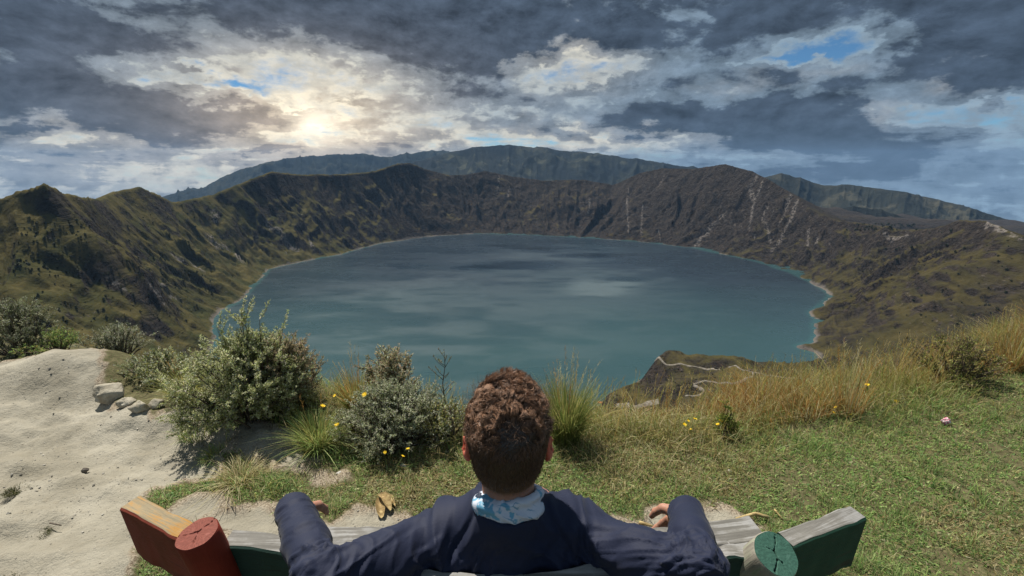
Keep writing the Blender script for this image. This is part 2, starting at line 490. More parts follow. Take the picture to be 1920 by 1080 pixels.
def stroke(pts, width, wob=.35, seed=5):
    """soft mask along a line followed over the terrain"""
    P = [march(*p) for p in pts]; P = np.array([p for p in P if p is not None])
    if len(P) < 2: return np.zeros_like(TX)
    lo_, hi_ = P.min(0) - width * 4, P.max(0) + width * 4
    m = (TX > lo_[0]) & (TX < hi_[0]) & (TY > lo_[1]) & (TY < hi_[1])
    out = np.zeros_like(TX)
    if not m.any(): return out
    d, _, _ = poly_dist(TX[m], TY[m], P, False)
    wv = width * (1 + wob * fbm(TX[m] / (width * 3), TY[m] / (width * 3), None, 3, seed))
    out[m] = 1 - sstep(.55, 1.0, d / wv)
    return out

pale = np.zeros_like(TX)
for pts, wd in [([(400, 450), (425, 462), (445, 476)], 26), ([(330, 484), (345, 494)], 14), ([(362, 498), (380, 508)], 13), ([(296, 528), (310, 536)], 11), ([(318, 556), (330, 562)], 10), ([(290, 545), (300, 552)], 9), ([(210, 530), (225, 536)], 9),
                ([(405, 400), (402, 415)], 12), ([(530, 448), (545, 462), (560, 470)], 16), ([(580, 450), (585, 462)], 18), ([(505, 425), (520, 432)], 16),
                ([(1350, 408), (1330, 428), (1315, 445), (1300, 464)], 13), ([(1360, 402), (1350, 408)], 9), ([(1482, 365), (1474, 395), (1462, 418)], 9), ([(1494, 378), (1484, 410), (1466, 440), (1448, 470)], 9), ([(1428, 345), (1412, 385), (1405, 430)], 8), ([(1420, 330), (1405, 352), (1414, 375)], 11),
                ([(1372, 415), (1378, 422)], 7), ([(1440, 376), (1430, 410), (1446, 455)], 6), ([(1178, 352), (1176, 380), (1178, 440)], 6), ([(1106, 370), (1104, 400)], 8), ([(955, 350), (952, 370)], 7), ([(936, 330), (932, 356)], 7), ([(1245, 330), (1235, 350)], 6), ([(1205, 385), (1202, 440)], 6),
                ([(1515, 435), (1514, 462)], 6), ([(1534, 445), (1530, 455)], 7), ([(1660, 438), (1700, 444)], 10), ([(1850, 418), (1880, 432), (1915, 446)], 8), ([(1240, 460), (1235, 430)], 5)]:
    pale = np.maximum(pale, stroke(pts, wd * .8, 1.3, 9))
nV = TX.size
terr = make_mesh('terrain', np.stack([TX.ravel(), TY.ravel(), TZ.ravel()], 1), grid_quads(*TX.shape)[:, ::-1], uv=np.stack([Tu.ravel() / 100.0, Tt.ravel()], 1),
                 attrs={'spur': np.exp(-(np.minimum(bil(sp_d, TX, TY), bil(sp2_d, TX, TY)) / 110.0) ** 2).ravel(), 'shore': Ts.ravel(), 'pale': pale.ravel(), 'rimward': Tt.ravel()})

# --- terrain material: dark volcanic rock, dry grass, pale tuff
m_terr, nt_, out_ = new_mat('crater_slopes'); k = NT(nt_)
P = k.pos()
geo = k.node('ShaderNodeNewGeometry')
nz = k.sep(geo.outputs['Normal'])[2]
uvn = k.node('ShaderNodeUVMap'); uvn.uv_map = 'slope'
st = k.mapping(uvn.outputs[0], (1.0, 5.0, 1.0))
n_big = k.noise(P, 0.0035, 5.0, 0.6)
n_mid = k.noise(P, 0.016, 6.0, 0.62)
n_fin = k.noise(P, 0.11, 5.0, 0.65)
n_st = k.noise(st, 3.2, 6.0, 0.6, 0.5)
n_st2 = k.noise(st, 9.0, 4.0, 0.6, 0.6)
px_, py_, pz_ = k.sep(P)
# grassier on the left-hand and nearer slopes, bare rock on the far wall
farw = k.mapr(py_, 1500, 2500)
grassy = k.math('ADD', k.math('MULTIPLY_ADD', n_mid, 1.5, -0.70), k.math('MULTIPLY_ADD', n_big, 1.2, -0.6))
grassy = k.math('ADD', grassy, k.mapr(nz, 0.45, 0.85, -0.35, 0.45))
grassy = k.math('SUBTRACT', grassy, k.math('MULTIPLY', farw, 0.55))
grassy = k.math('ADD', grassy, k.math('MULTIPLY', k.mapr(px_, -300, -850), 0.50))
rightw = k.mapr(px_, 150, 900)
grassy = k.math('SUBTRACT', grassy, k.math('MULTIPLY', rightw, 0.16))
grassy = k.math('ADD', grassy, k.math('MULTIPLY_ADD', n_st, 0.9, -0.42))
grassy = k.math('SUBTRACT', grassy, k.math('MULTIPLY', k.attr('spur'), 0.26))
gm = k.mapr(grassy, -0.05, 0.5)
rock = k.mix(k.mapr(n_fin, 0.3, 0.7), (0.020, 0.0152, 0.0118), (0.055, 0.042, 0.032))
rock = k.mix(k.mapr(n_st2, 0.52, 0.78, 0.0, 0.5), rock, (0.080, 0.064, 0.058))
gcol = k.mix(k.mapr(n_mid, 0.3, 0.7), (0.033, 0.036, 0.012), (0.088, 0.071, 0.025))
gcol = k.mix(k.mapr(n_fin, 0.52, 0.78, 0.0, 0.45), gcol, (0.024, 0.025, 0.013))
gcol = k.mix(k.math('MULTIPLY', rightw, 0.7), gcol, k.mix(n_mid, (0.022, 0.0195, 0.009), (0.050, 0.039, 0.016)))
rock = k.mix(k.mapr(n_st, .56, .40, 0, .45), rock, (0.010, 0.009, 0.009))
colr = k.mix(gm, rock, gcol)
lightr = k.mapr(k.math('MULTIPLY_ADD', n_st2, 0.55, k.math('MULTIPLY', n_fin, 0.55)), 0.655, 0.74)
colr = k.mix(k.math('MULTIPLY', lightr, 0.55), colr, (0.17, 0.145, 0.13))
pl = k.math('MULTIPLY', k.attr('pale'), k.mapr(k.math('MULTIPLY_ADD', n_fin, 0.6, k.math('MULTIPLY', n_st2, 0.5)), 0.47, 0.62))
colr = k.mix(pl, colr, (0.165, 0.145, 0.13))
sh = k.attr('shore')
colr = k.mix(k.math('MULTIPLY', k.mapr(k.math('ADD', sh, k.math('MULTIPLY_ADD', n_fin, 16.0, -8.0)), 3, 10, 1.0, 0.0), 0.7), colr, (0.15, 0.132, 0.12))
bmp = k.bump(k.math('ADD', k.math('ADD', k.math('MULTIPLY', n_fin, 1.0), k.math('MULTIPLY', n_mid, 3.0)), k.math('ADD', k.math('MULTIPLY', n_st2, 1.4), k.math('MULTIPLY', n_st, 2.2))), 1.0, 9.0)
bmp2 = k.bump(k.math('ADD', k.math('MULTIPLY', n_st2, 0.9), k.math('ADD', n_fin, k.math('MULTIPLY', n_st, 1.5))), 0.55, 5.0)
mxs = k.node('ShaderNodeMixShader'); k.put(mxs.inputs[0], gm)
nt_.links.new(k.bsdf(colr, 0.95, bmp, 0.1), mxs.inputs[1]); nt_.links.new(k.bsdf(colr, 0.95, bmp2, 0.05), mxs.inputs[2])
nt_.links.new(mxs.outputs[0], out_.inputs[0])
o = link('terrain', terr, m_terr); struct(o)

# --- dirt tracks on the spur, draped ribbons
m_path, nt_, out_ = new_mat('pale_track'); k = NT(nt_)
nz_ = k.noise(k.pos(), 0.3, 4.0, 0.6)
nt_.links.new(k.bsdf(k.mix(k.mapr(nz_, .3, .7), (0.10, 0.085, 0.065), (0.23, 0.205, 0.17)), 0.95), out_.inputs[0])
def ribbon(pts, width):
    P = [march(*p) for p in pts]; P = np.array([p for p in P if p is not None])
    D = np.hypot(P[:, 0], P[:, 1]); keep = np.abs(D - np.median(D)) < 170
    P = P[keep]
    for _ in range(2):
        Q = [P[0]]
        for a_, b_ in zip(P[:-1], P[1:]): Q += [a_ * .75 + b_ * .25, a_ * .25 + b_ * .75]
        P = np.array(Q + [P[-1]])
    L = np.concatenate([[0], np.cumsum(np.linalg.norm(np.diff(P, axis=0), axis=1))])
    n = max(6, int(L[-1] / 4)); q = np.linspace(0, L[-1], n)
    P = np.stack([np.interp(q, L, P[:, 0]), np.interp(q, L, P[:, 1])], 1)
    tn = np.gradient(P, axis=0); tn /= np.linalg.norm(tn, axis=1)[:, None] + 1e-9
    nn = np.stack([-tn[:, 1], tn[:, 0]], 1)
    wd = width * (1 + .7 * fbm(q / 18, q * 0, None, 3, 8))
    rows = []
    for c_ in np.linspace(-.5, .5, 5):
        X_, Y_ = (P + nn * (wd * c_)[:, None]).T
        rows.append(np.stack([X_, Y_, terrain(X_, Y_) + 1.2 - 1.0 * (abs(c_) > .45)], 1))
    rows = np.stack(rows, 1)
    o_ = link('path', make_mesh('path', rows.reshape(-1, 3), grid_quads(n, 5)[:, ::-1]), m_path); struct(o_)
for pts, wd in [([(1183, 712), (1198, 697), (1206, 684), (1222, 679), (1240, 682), (1262, 685), (1300, 688), (1340, 689), (1380, 691), (1412, 699), (1450, 706), (1490, 711), (1550, 713), (1600, 716)], 3.6),
                ([(1300, 722), (1308, 719), (1330, 715), (1360, 719), (1395, 716), (1412, 708), (1413, 701)], 3.6),
                ([(1300, 724), (1312, 729), (1322, 735), (1310, 742), (1285, 744)], 4.0), ([(1155, 762), (1180, 761), (1215, 758), (1235, 754)], 9.0)]:
    ribbon(pts, wd)

# --- lake
m_lake, nt_, out_ = new_mat('lake_water'); k = NT(nt_)
P = k.pos()
wv = k.noise(P, 0.06, 5.0, 0.6)
wv2 = k.noise(k.mapping(P, (1, 2.2, 1)), 0.5, 3.0, 0.6)
calm = k.noise(k.mapping(P, (0.6, 1.7, 1.0)), 0.0036, 3.0, 0.5, 0.4)
teal = k.noise(P, 0.0016, 3.0, 0.5)
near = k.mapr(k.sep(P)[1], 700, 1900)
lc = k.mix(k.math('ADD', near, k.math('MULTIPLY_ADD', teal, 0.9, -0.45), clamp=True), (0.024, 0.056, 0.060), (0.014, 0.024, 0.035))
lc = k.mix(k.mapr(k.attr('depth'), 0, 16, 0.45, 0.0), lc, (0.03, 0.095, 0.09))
lc = k.mix(k.mapr(k.attr('wind_sheen'), 0.06, 0.34, 0.0, 0.6), lc, (0.075, 0.105, 0.115))  # brighter reflection on ruffled water painted as a paler base colour
lc = k.mix(k.mapr(k.attr('wind_sheen'), -0.05, -0.28, 0.0, 0.6), lc, (0.006, 0.012, 0.020))  # dark reflection in the smooth patches painted into the water colour
rgh = k.math('ADD', k.mapr(calm, 0.30, 0.75, 0.30, 0.21), k.attr('wind_sheen'))
strk = k.noise(k.mapping(P, (1.0, 2.6, 1.0), (0, 0, 0), (0, 0, .25)), 0.013, 6.0, 0.65, 0.8)
rgh = k.math('MAXIMUM', k.math('ADD', rgh, k.math('MULTIPLY_ADD', strk, 0.22, -0.11)), 0.05)
lc = k.mix(k.mapr(strk, 0.5, 0.75, 0.0, 0.22), lc, (0.045, 0.075, 0.085))  # pale wind streaks, their sheen put into the water colour
bmp = k.bump(k.math('ADD', wv2, wv), 0.10, 1.6)
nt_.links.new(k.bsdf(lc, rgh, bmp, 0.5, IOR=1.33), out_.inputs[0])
lg = np.array([(x, y) for x in np.linspace(-1500, 1500, 220) for y in np.linspace(500, 3000, 300)])
gl = np.maximum(-bil(ds, lg[:, 0], lg[:, 1]), 0)
wind_sheen = np.zeros(len(lg))
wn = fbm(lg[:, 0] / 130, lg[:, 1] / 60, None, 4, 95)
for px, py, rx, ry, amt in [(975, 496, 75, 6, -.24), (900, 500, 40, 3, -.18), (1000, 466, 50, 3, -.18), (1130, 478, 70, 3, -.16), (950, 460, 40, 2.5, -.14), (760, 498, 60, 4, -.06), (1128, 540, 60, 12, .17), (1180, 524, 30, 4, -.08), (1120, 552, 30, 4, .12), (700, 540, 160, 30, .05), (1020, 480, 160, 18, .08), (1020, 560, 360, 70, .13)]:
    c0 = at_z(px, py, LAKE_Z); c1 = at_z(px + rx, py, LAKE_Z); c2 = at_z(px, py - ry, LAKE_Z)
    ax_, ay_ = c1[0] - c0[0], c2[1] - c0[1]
    wind_sheen += 1.35 * amt * np.exp(-(((lg[:, 0] - c0[0]) / ax_ + .5 * wn) ** 2 + ((lg[:, 1] - c0[1]) / ay_ + 1.0 * wn) ** 2) ** 1.3)
lake = link('water', make_mesh('water', np.column_stack([lg, np.full(len(lg), LAKE_Z)]), grid_quads(220, 300), attrs={'depth': gl, 'wind_sheen': wind_sheen}), m_lake); struct(lake)

# --- distant mountains
def mountains(name, sil, d, back, mat, amp, seed, foot):
    thk = [math.atan2(*ray(x, y)[:2]) for x, y in sil]
    zk = [at_h(x, y, d)[2] for x, y in sil]
    n = 420
    tt = np.linspace(thk[0], thk[-1], n)
    zz = np.interp(tt, thk, zk)
    s = np.linspace(0, 1, 90)
    A, S = np.meshgrid(tt, s, indexing='ij')
    D = d - foot * (1 - S) ** 1.0
    ridge = np.where(S < .8, (S / .8), 1 - (S - .8) / .2 * .45)
    D = np.where(S < .8, d - foot * (1 - S / .8), d + (S - .8) / .2 * back)
    X, Y = np.sin(A) * D, np.cos(A) * D
    base = -330.0 - .07 * d
    Z = base + (zz[:, None] - base) * ridge ** .9
    env = np.clip(ridge, 0, 1) * (1 - .85 * np.exp(-((S - .8) / .05) ** 2))
    Z = Z + amp * env * (ridged(A * d / (foot * .16), S * 1.6 + fbm(X / 700, Y / 700, None, 3, seed), 5, seed) - .55) + amp * .05 * fbm(X / 120, Y / 120, None, 4, seed + 3)
    return struct(link(name, make_mesh(name, np.stack([X.ravel(), Y.ravel(), Z.ravel()], 1), grid_quads(n, 90)[:, ::-1]), mat))

def mountain_mat(name, c1, c2, c3):
    m, nt, out = new_mat(name); k = NT(nt)
    P = k.pos()
    a = k.noise(P, 0.0022, 8.0, 0.62); b = k.noise(P, 0.011, 6.0, 0.68)
    v = k.node('ShaderNodeTexVoronoi'); v.inputs['Scale'].default_value = 0.0085; k.put(v.inputs['Vector'], P)
    fld = k.sep(v.outputs['Color'])[0]
    c = k.mix(k.mapr(a, 0.36, 0.66), c1, c2)
    c = k.mix(k.math('MULTIPLY', k.mapr(fld, 0.5, 0.9), k.mapr(a, 0.45, 0.62)), c, c3)
    c = k.mix(k.mapr(b, 0.5, 0.72, 0.0, 0.7), c, c1)
    bm = k.bump(b, 1.0, 30.0)
    nt.links.new(k.bsdf(c, 1.0, bm, 0.05), out.inputs[0])
    return m
mm1 = mountain_mat('haze_tinted_ranges', (0.010, 0.015, 0.018), (0.020, 0.025, 0.022), (0.03, 0.032, 0.024))  # distance haze painted as a slight blue in the base colours
mm2 = mountain_mat('volcano_flank', (0.010, 0.014, 0.017), (0.020, 0.023, 0.020), (0.060, 0.062, 0.042))  # same haze blue put into the flank colours
mm3 = mountain_mat('field_hills', (0.012, 0.014, 0.013), (0.024, 0.026, 0.020), (0.062, 0.058, 0.040))
mountains('mountains', [(230, 400), (300, 371), (345, 358), (385, 348), (420, 330), (450, 316), (480, 309), (540, 298), (600, 290), (640, 286), (670, 285), (700, 292), (740, 290), (790, 283), (830, 281), (860, 290), (920, 330)], 9000, 1500, mm1, 420, 101, 2600)
mountains('volcano', [(700, 330), (780, 302), (830, 288), (880, 276), (920, 271), (950, 270), (1010, 275), (1080, 284), (1150, 291), (1220, 301), (1300, 312), (1400, 326), (1480, 350)], 6500, 1500, mm2, 260, 131, 2200)
mountains('hills', [(1380, 345), (1430, 331), (1465, 323), (1500, 332), (1545, 346), (1590, 345), (1650, 354), (1700, 362), (1780, 379), (1850, 398), (1920, 420), (2010, 450)], 5200, 1200, mm3, 170, 151, 1500)
mountains('foothills', [(1500, 430), (1545, 402), (1600, 386), (1650, 392), (1700, 408), (1745, 430), (1790, 450)], 3700, 500, mm3, 90, 171, 700)

# --- air
hb = MB()
x0, x1, y0, y1, z0, z1 = -16500, 16500, -16500, 16500, -1480.0, 470.0
hb.add([(x0, y0, z0), (x1, y0, z0), (x1, y1, z0), (x0, y1, z0), (x0, y0, z1), (x1, y0, z1), (x1, y1, z1), (x0, y1, z1)],
       [(0, 3, 2, 1), (4, 5, 6, 7), (0, 1, 5, 4), (1, 2, 6, 5), (2, 3, 7, 6), (3, 0, 4, 7)])
m_haze, nt_, out_ = new_mat('air'); k = NT(nt_)
pv = k.node('ShaderNodeVolumePrincipled')
pv.inputs['Color'].default_value = (0.30, 0.52, 0.84, 1); pv.inputs['Density'].default_value = HAZE; pv.inputs['Anisotropy'].default_value = 0.0
nt_.links.new(pv.outputs[0], out_.inputs['Volume'])
hz = link('haze', hb.mesh('haze', False, False), m_haze)
stuff(hz, 'thin blue haze filling the air over the crater and distant mountains', 'haze')
# ================================================================ near ground
EDGE = np.array([(-12, 5.6), (-6, 4.9), (-4.3, 4.2), (-3.5, 3.85), (-2.9, 3.3), (-2.4, 3.05), (-1.7, 3.3), (-.9, 2.75), (0, 2.65), (1.2, 2.7), (2.5, 2.95), (3.6, 3.3), (5, 3.9), (8, 5.2), (12, 7)])
def edge_y(x): return np.interp(x, EDGE[:, 0], EDGE[:, 1])

def px_poly(pts): return np.array([at_z(x, y, 0.0)[:2] for x, y in pts])
TRAIL = px_poly([(-300, 690), (0, 692), (120, 686), (190, 690), (196, 745), (215, 760), (290, 792), (340, 762), (400, 738), (470, 760), (500, 800), (440, 815), (420, 850), (400, 888), (330, 898), (280, 914), (245, 932), (236, 980), (238, 1080), (220, 1200), (-900, 1200), (-900, 800)])
PATCHES = [(px_poly([(315, 955), (335, 935), (365, 920), (415, 918), (440, 935), (410, 960), (380, 985), (335, 985)]), .9), (px_poly([(405, 965), (450, 948), (520, 950), (560, 975), (640, 990), (700, 1010), (700, 1075), (420, 1075)]), 1.0),
           (px_poly([(610, 990), (660, 965), (740, 968), (790, 985), (760, 1030), (640, 1030)]), .9), (px_poly([(1180, 985), (1230, 955), (1330, 955), (1420, 965), (1465, 985), (1440, 1005), (1300, 1010), (1180, 1020)]), .95),
           (px_poly([(430, 790), (520, 800), (610, 830), (640, 850), (600, 872), (520, 880), (470, 865), (430, 840)]), .85), (px_poly([(700, 970), (1200, 975), (1200, 1075), (700, 1075)]), .9), (px_poly([(560, 875), (660, 880), (660, 905), (590, 908)]), .5)]
def signed(X, Y, P):
    d, _, _ = poly_dist(X, Y, P)
    return np.where(inside(X, Y, P), d, -d)

def dirt_mask(X, Y):
    n = fbm(X * 4, Y * 4, None, 4, 201) * .09 + fbm(X * 16, Y * 16, None, 3, 202) * .04
    m = sstep(-.06, .07, signed(X, Y, TRAIL) + n)
    for P_, a in PATCHES: m = np.maximum(m, a * sstep(-.08, .09, signed(X, Y, P_) + n * 1.2))
    return m

def ground_z(X, Y):
    X = np.asarray(X, float); Y = np.asarray(Y, float)
    e = edge_y(X)
    z = .03 * fbm(X * .9, Y * .9, None, 3, 211) + .012 * fbm(X * 5, Y * 5, None, 3, 212)
    z = z + .06 * sstep(1.2, 4.5, X) * sstep(1.5, 4, Y)
    tr = sstep(-.25, .15, signed(X, Y, TRAIL)) if X.size > 4 else 0
    z = z - .05 * tr
    # the lip on the left and the worn hollow before the bench
    z = z + .24 * np.exp(-(((X + 3.65) / .7) ** 2 + ((Y - 3.6) / .34) ** 2)) + .09 * np.exp(-(((X + 2.6) / .35) ** 2 + ((Y - 2.95) / .2) ** 2)) - .05 * np.exp(-(((X + 3.0) / .5) ** 2 + ((Y - 2.75) / .4) ** 2))
    z = z + .10 * np.exp(-(((X + 1.55) / .6) ** 2 + ((Y - 3.05) / .4) ** 2))
    z = z - .07 * np.exp(-(((X + .0) / .9) ** 2 + ((Y - 1.45) / .28) ** 2))
    out = np.maximum(Y - e, 0)
    z = z - np.where(out > .5, .80 * (out - .25), .8 * out ** 2 / 1.0)
    back = np.maximum(-Y - 7, 0)
    return z - .5 * back

def axis(parts):
    return np.concatenate([np.arange(a, b, s) for a, b, s in parts])
ax = axis([(-14, -6, .4), (-6, -3.5, .06), (-3.5, 4.2, .03), (4.2, 6, .06), (6, 14.2, .4)])
ay = axis([(-8, -.2, .3), (-.2, .4, .06), (.4, 4.6, .03), (4.6, 8, .15), (8, 30, 1.0)])
NX, NY = np.meshgrid(ax, ay, indexing='ij')
ND = dirt_mask(NX, NY)
NZ = ground_z(NX, NY)
scuff = ridged(NX * 2.2 + .4 * fbm(NX * 3, NY * 3, None, 3, 221), NY * 7, 3, 222) - .5
NZ = NZ + ND * (.055 * scuff * sstep(-.25, .35, fbm(NX * .8, NY * .8, None, 2, 223)) + (.022 * fbm(NX * 5, NY * 5, None, 4, 224) + .05 * fbm(NX * 1.7, NY * 1.7, None, 3, 227)) + .014 * fbm(NX * 16, NY * 16, None, 3, 225))
# crusty, root-bound break-up at the borders of the worn earth
NZ = NZ + .035 * ridged(NX * 7, NY * 7, 3, 226) * np.exp(-((ND - .5) / .3) ** 2) - .01 * ND
crust = sstep(-1.55, -1.95, NX + .25 * fbm(NX * 2, NY * 2, None, 3, 228)) * sstep(1.75, 1.2, NY)
NZ = NZ + crust * (.075 * ridged(NX * 2.6 + .5 * fbm(NX * 4, NY * 4, None, 3, 229), NY * 1.5, 4, 230) - .03)
NZ = NZ + ND * .018 * np.minimum(0, fbm(NX * 3.1, NY * 3.1, None, 2, 231) + .25) * 2
m_gr, nt_, out_ = new_mat('trail_and_turf'); k = NT(nt_)
P = k.pos(); d = k.attr('dirt')
a = k.noise(P, 2.2, 6.0, 0.6); b = k.noise(P, 22.0, 5.0, 0.65); c_ = k.noise(P, 110.0, 3.0, 0.6)
dust = k.mix(k.mapr(a, .3, .7), (0.22, 0.20, 0.155), (0.34, 0.315, 0.255))
dust = k.mix(k.mapr(b, .52, .72, 0, .55), dust, (0.25, 0.22, 0.165))
peb = k.node('ShaderNodeTexVoronoi'); peb.inputs['Scale'].default_value = 46.0; k.put(peb.inputs['Vector'], P)
pebm = k.math('MULTIPLY', k.mapr(peb.outputs['Distance'], .10, .22, 1, 0), k.mapr(k.sep(peb.outputs['Color'])[0], .80, .84))
dust = k.mix(k.math('MULTIPLY', pebm, .8), dust, k.mix(k.sep(peb.outputs['Color'])[1], (0.12, 0.10, 0.08), (0.55, 0.52, 0.47)))
soil = k.mix(k.mapr(b, .3, .7), (0.060, 0.050, 0.026), (0.15, 0.13, 0.07))
soil = k.mix(k.mapr(c_, .45, .7), soil, (0.060, 0.080, 0.026))
brown = k.mix(k.mapr(c_, .35, .65), (0.13, 0.10, 0.07), (0.34, 0.29, 0.22))
dd_ = k.math('ADD', d, k.math('MULTIPLY_ADD', b, .5, -.25))
col_ = k.mix(k.mapr(dd_, .12, .42), soil, brown)
col_ = k.mix(k.mapr(dd_, .48, .86), col_, dust)
hgt = k.math('ADD', k.math('MULTIPLY', b, 1.0), k.math('ADD', k.math('MULTIPLY', c_, .35), k.math('MULTIPLY', pebm, .7)))
nt_.links.new(k.bsdf(col_, 0.95, k.bump(hgt, .8, .02), .1), out_.inputs[0])
gnd = struct(link('ground', make_mesh('ground', np.stack([NX.ravel(), NY.ravel(), NZ.ravel()], 1), grid_quads(*NX.shape)[:, ::-1], attrs={'dirt': ND.ravel()}), m_gr))

def gz(x, y):
    return float(ground_z(np.array([float(x)] * 5), np.array([float(y)] * 5))[0])

# ================================================================ bench
def wood_mat(name, paint, bare, wear, scale=1.0, second=None, axis_='x'):
    """weathered paint over grey wood, the grain along the board"""
    m, nt, out = new_mat(name); k = NT(nt)
    P = k.obj()
    s_ = (2.0, 40.0, 40.0) if axis_ == 'x' else (40.0, 40.0, 2.5)
    g = k.noise(k.mapping(P, s_), 1.6, 5.0, 0.65, .6)
    g2 = k.noise(k.mapping(P, tuple(v * 2.3 for v in s_)), 2.2, 4.0, 0.7)
    n = k.noise(P, 7.0, 6.0, 0.65)
    bw = k.mix(k.mapr(g, .32, .68), tuple(v * .55 for v in bare), bare)
    bw = k.mix(k.mapr(g2, .55, .7, 0, .6), bw, tuple(v * .35 for v in bare))
    pc_ = k.mix(k.mapr(n, .35, .65), paint, tuple(v * .72 for v in paint))
    if second is not None: pc_ = k.mix(k.mapr(k.noise(P, 4.5, 3.0, .5), .50, .56), pc_, second)
    pc_ = k.mix(k.mapr(g2, .56, .72, 0, .5), pc_, tuple(v * .5 for v in paint))
    wr = k.math('ADD', k.math('MULTIPLY', n, .5), k.math('MULTIPLY', g, .5))
    f = k.mapr(wr, wear - .04, wear + .05)
    c = k.mix(f, bw, pc_)
    nt.links.new(k.bsdf(c, .75, k.bump(k.math('ADD', g, k.math('MULTIPLY', g2, .6)), .6, .003), .25), out.inputs[0])
    return m
W_GREY = wood_mat('weathered_grey_wood', (0.31, 0.305, 0.295), (0.20, 0.19, 0.17), .50)
W_YEL = wood_mat('worn_yellow_paint', (0.42, 0.22, 0.055), (0.32, 0.26, 0.16), .49)
W_RED = wood_mat('red_painted_board', (0.19, 0.036, 0.018), (0.05, 0.045, 0.045), .40, second=(0.19, 0.038, 0.024))
W_GRN = wood_mat('green_painted_board', (0.020, 0.070, 0.042), (0.06, 0.07, 0.05), .42)
W_DGRN = wood_mat('dark_green_board', (0.020, 0.050, 0.038), (0.025, 0.03, 0.03), .42)
W_POSTR = wood_mat('red_painted_post', (0.22, 0.028, 0.014), (0.12, 0.03, 0.02), .36, axis_='z')
W_POSTG = wood_mat('bare_post', (0.30, 0.34, 0.24), (0.36, 0.33, 0.27), .55, axis_='z')

def frame_from(xdir, up):
    x = Vector(xdir).normalized(); z = (Vector(up) - x * Vector(up).dot(x)).normalized(); y = z.cross(x)
    return Matrix((x, y, z)).transposed()

def plank(name, a, b, up, depth, height, mats, parent, bow=0.0, seg=14, label=None, jag=.0025):
    """board whose top rear edge runs from a to b; depth goes away from the viewer, height down. mats: rear, top"""
    a, b = Vector(a), Vector(b)
    M = frame_from(b - a, up); L = (b - a).length
    V = []; n = seg * 3 + 1
    prof = [(0.004, 0), (depth - .004, 0), (depth, -.004), (depth, -height + .004), (depth - .004, -height), (.004, -height), (0, -height + .004), (0, -.004)]
    for i in range(n):
        f = i / (n - 1)
        dy = -bow * (4 * f * (1 - f)) ** 2.2
        for (py_, pz_) in prof:
            j = jag * float(vnoise(np.array([f * L * 30 + py_ * 50]), np.array([pz_ * 40.0]), None, 31)[0])
            V.append((f * L, py_ + dy + j, pz_ + j * .8))
    Q = []; mi = []
    for i in range(n - 1):
        for j in range(8):
            j2 = (j + 1) % 8
            Q.append((i * 8 + j, i * 8 + j2, (i + 1) * 8 + j2, (i + 1) * 8 + j))
            mi.append(1 if j in (0, 1) else 0)
    V += [(0, depth / 2, -height / 2), (L, depth / 2, -height / 2)]
    T = []
    for j in range(8):
        T.append((n * 8, (j + 1) % 8, j)); T.append((n * 8 + 1, (n - 1) * 8 + j, (n - 1) * 8 + (j + 1) % 8))
    me = make_mesh(name, np.array(V), Q, T, False)
    for m_ in mats: me.materials.append(m_)
    me.polygons.foreach_set('material_index', np.array(mi + [1 if len(mats) > 2 else 0] * len(T), np.int32))
    me.update()
    import bmesh
    bm = bmesh.new(); bm.from_mesh(me); bmesh.ops.recalc_face_normals(bm, faces=bm.faces); bm.to_mesh(me); bm.free()
    o = bpy.data.objects.new(name, me); COL.objects.link(o)
    o.matrix_world = Matrix.Translation(a) @ M.to_4x4()
    o.parent = parent
    if label: o['label'] = label
    return o

bench = bpy.data.objects.new('park_bench', None); COL.objects.link(bench)
tag(bench, 'painted wooden bench with red and green posts, the man leaning back on it', 'bench')
BZ = .85
Lend = at_z(224, 953, BZ + .002); Rend = at_z(1626, 972, BZ + .002)
LP = at_z(350, 1021, BZ); RP = at_z(1415, 1046, BZ)
tilt = (0, -.10, 1)
plank('backrest_board', Lend, LP, tilt, .046, .15, [W_RED, W_YEL], bench, label='end board with red back face and worn yellow top edge')
pa = at_z(415, 1026, BZ); pb = at_z(1425, 1046, BZ - .002)
plank('backrest_board', pa, pb, tilt, .048, .16, [W_DGRN, W_GREY], bench, bow=.095, seg=30, label='long middle board with bare grey top and dark green back face')
p1 = at_z(1130, 1060, BZ + .003); p2 = at_z(1440, 1012, BZ + .003)
plank('backrest_rail', p1 + np.array([0, .006, .0]), p2, tilt, .07, .05, [W_GREY, W_GREY], bench, label='thick bare grey rail in front of the middle board')
p3 = at_z(1490, 1026, BZ - .001)
plank('backrest_board', p3, Rend, tilt, .044, .15, [W_GRN, W_GREY], bench, label='end board with green back face and grey top edge')

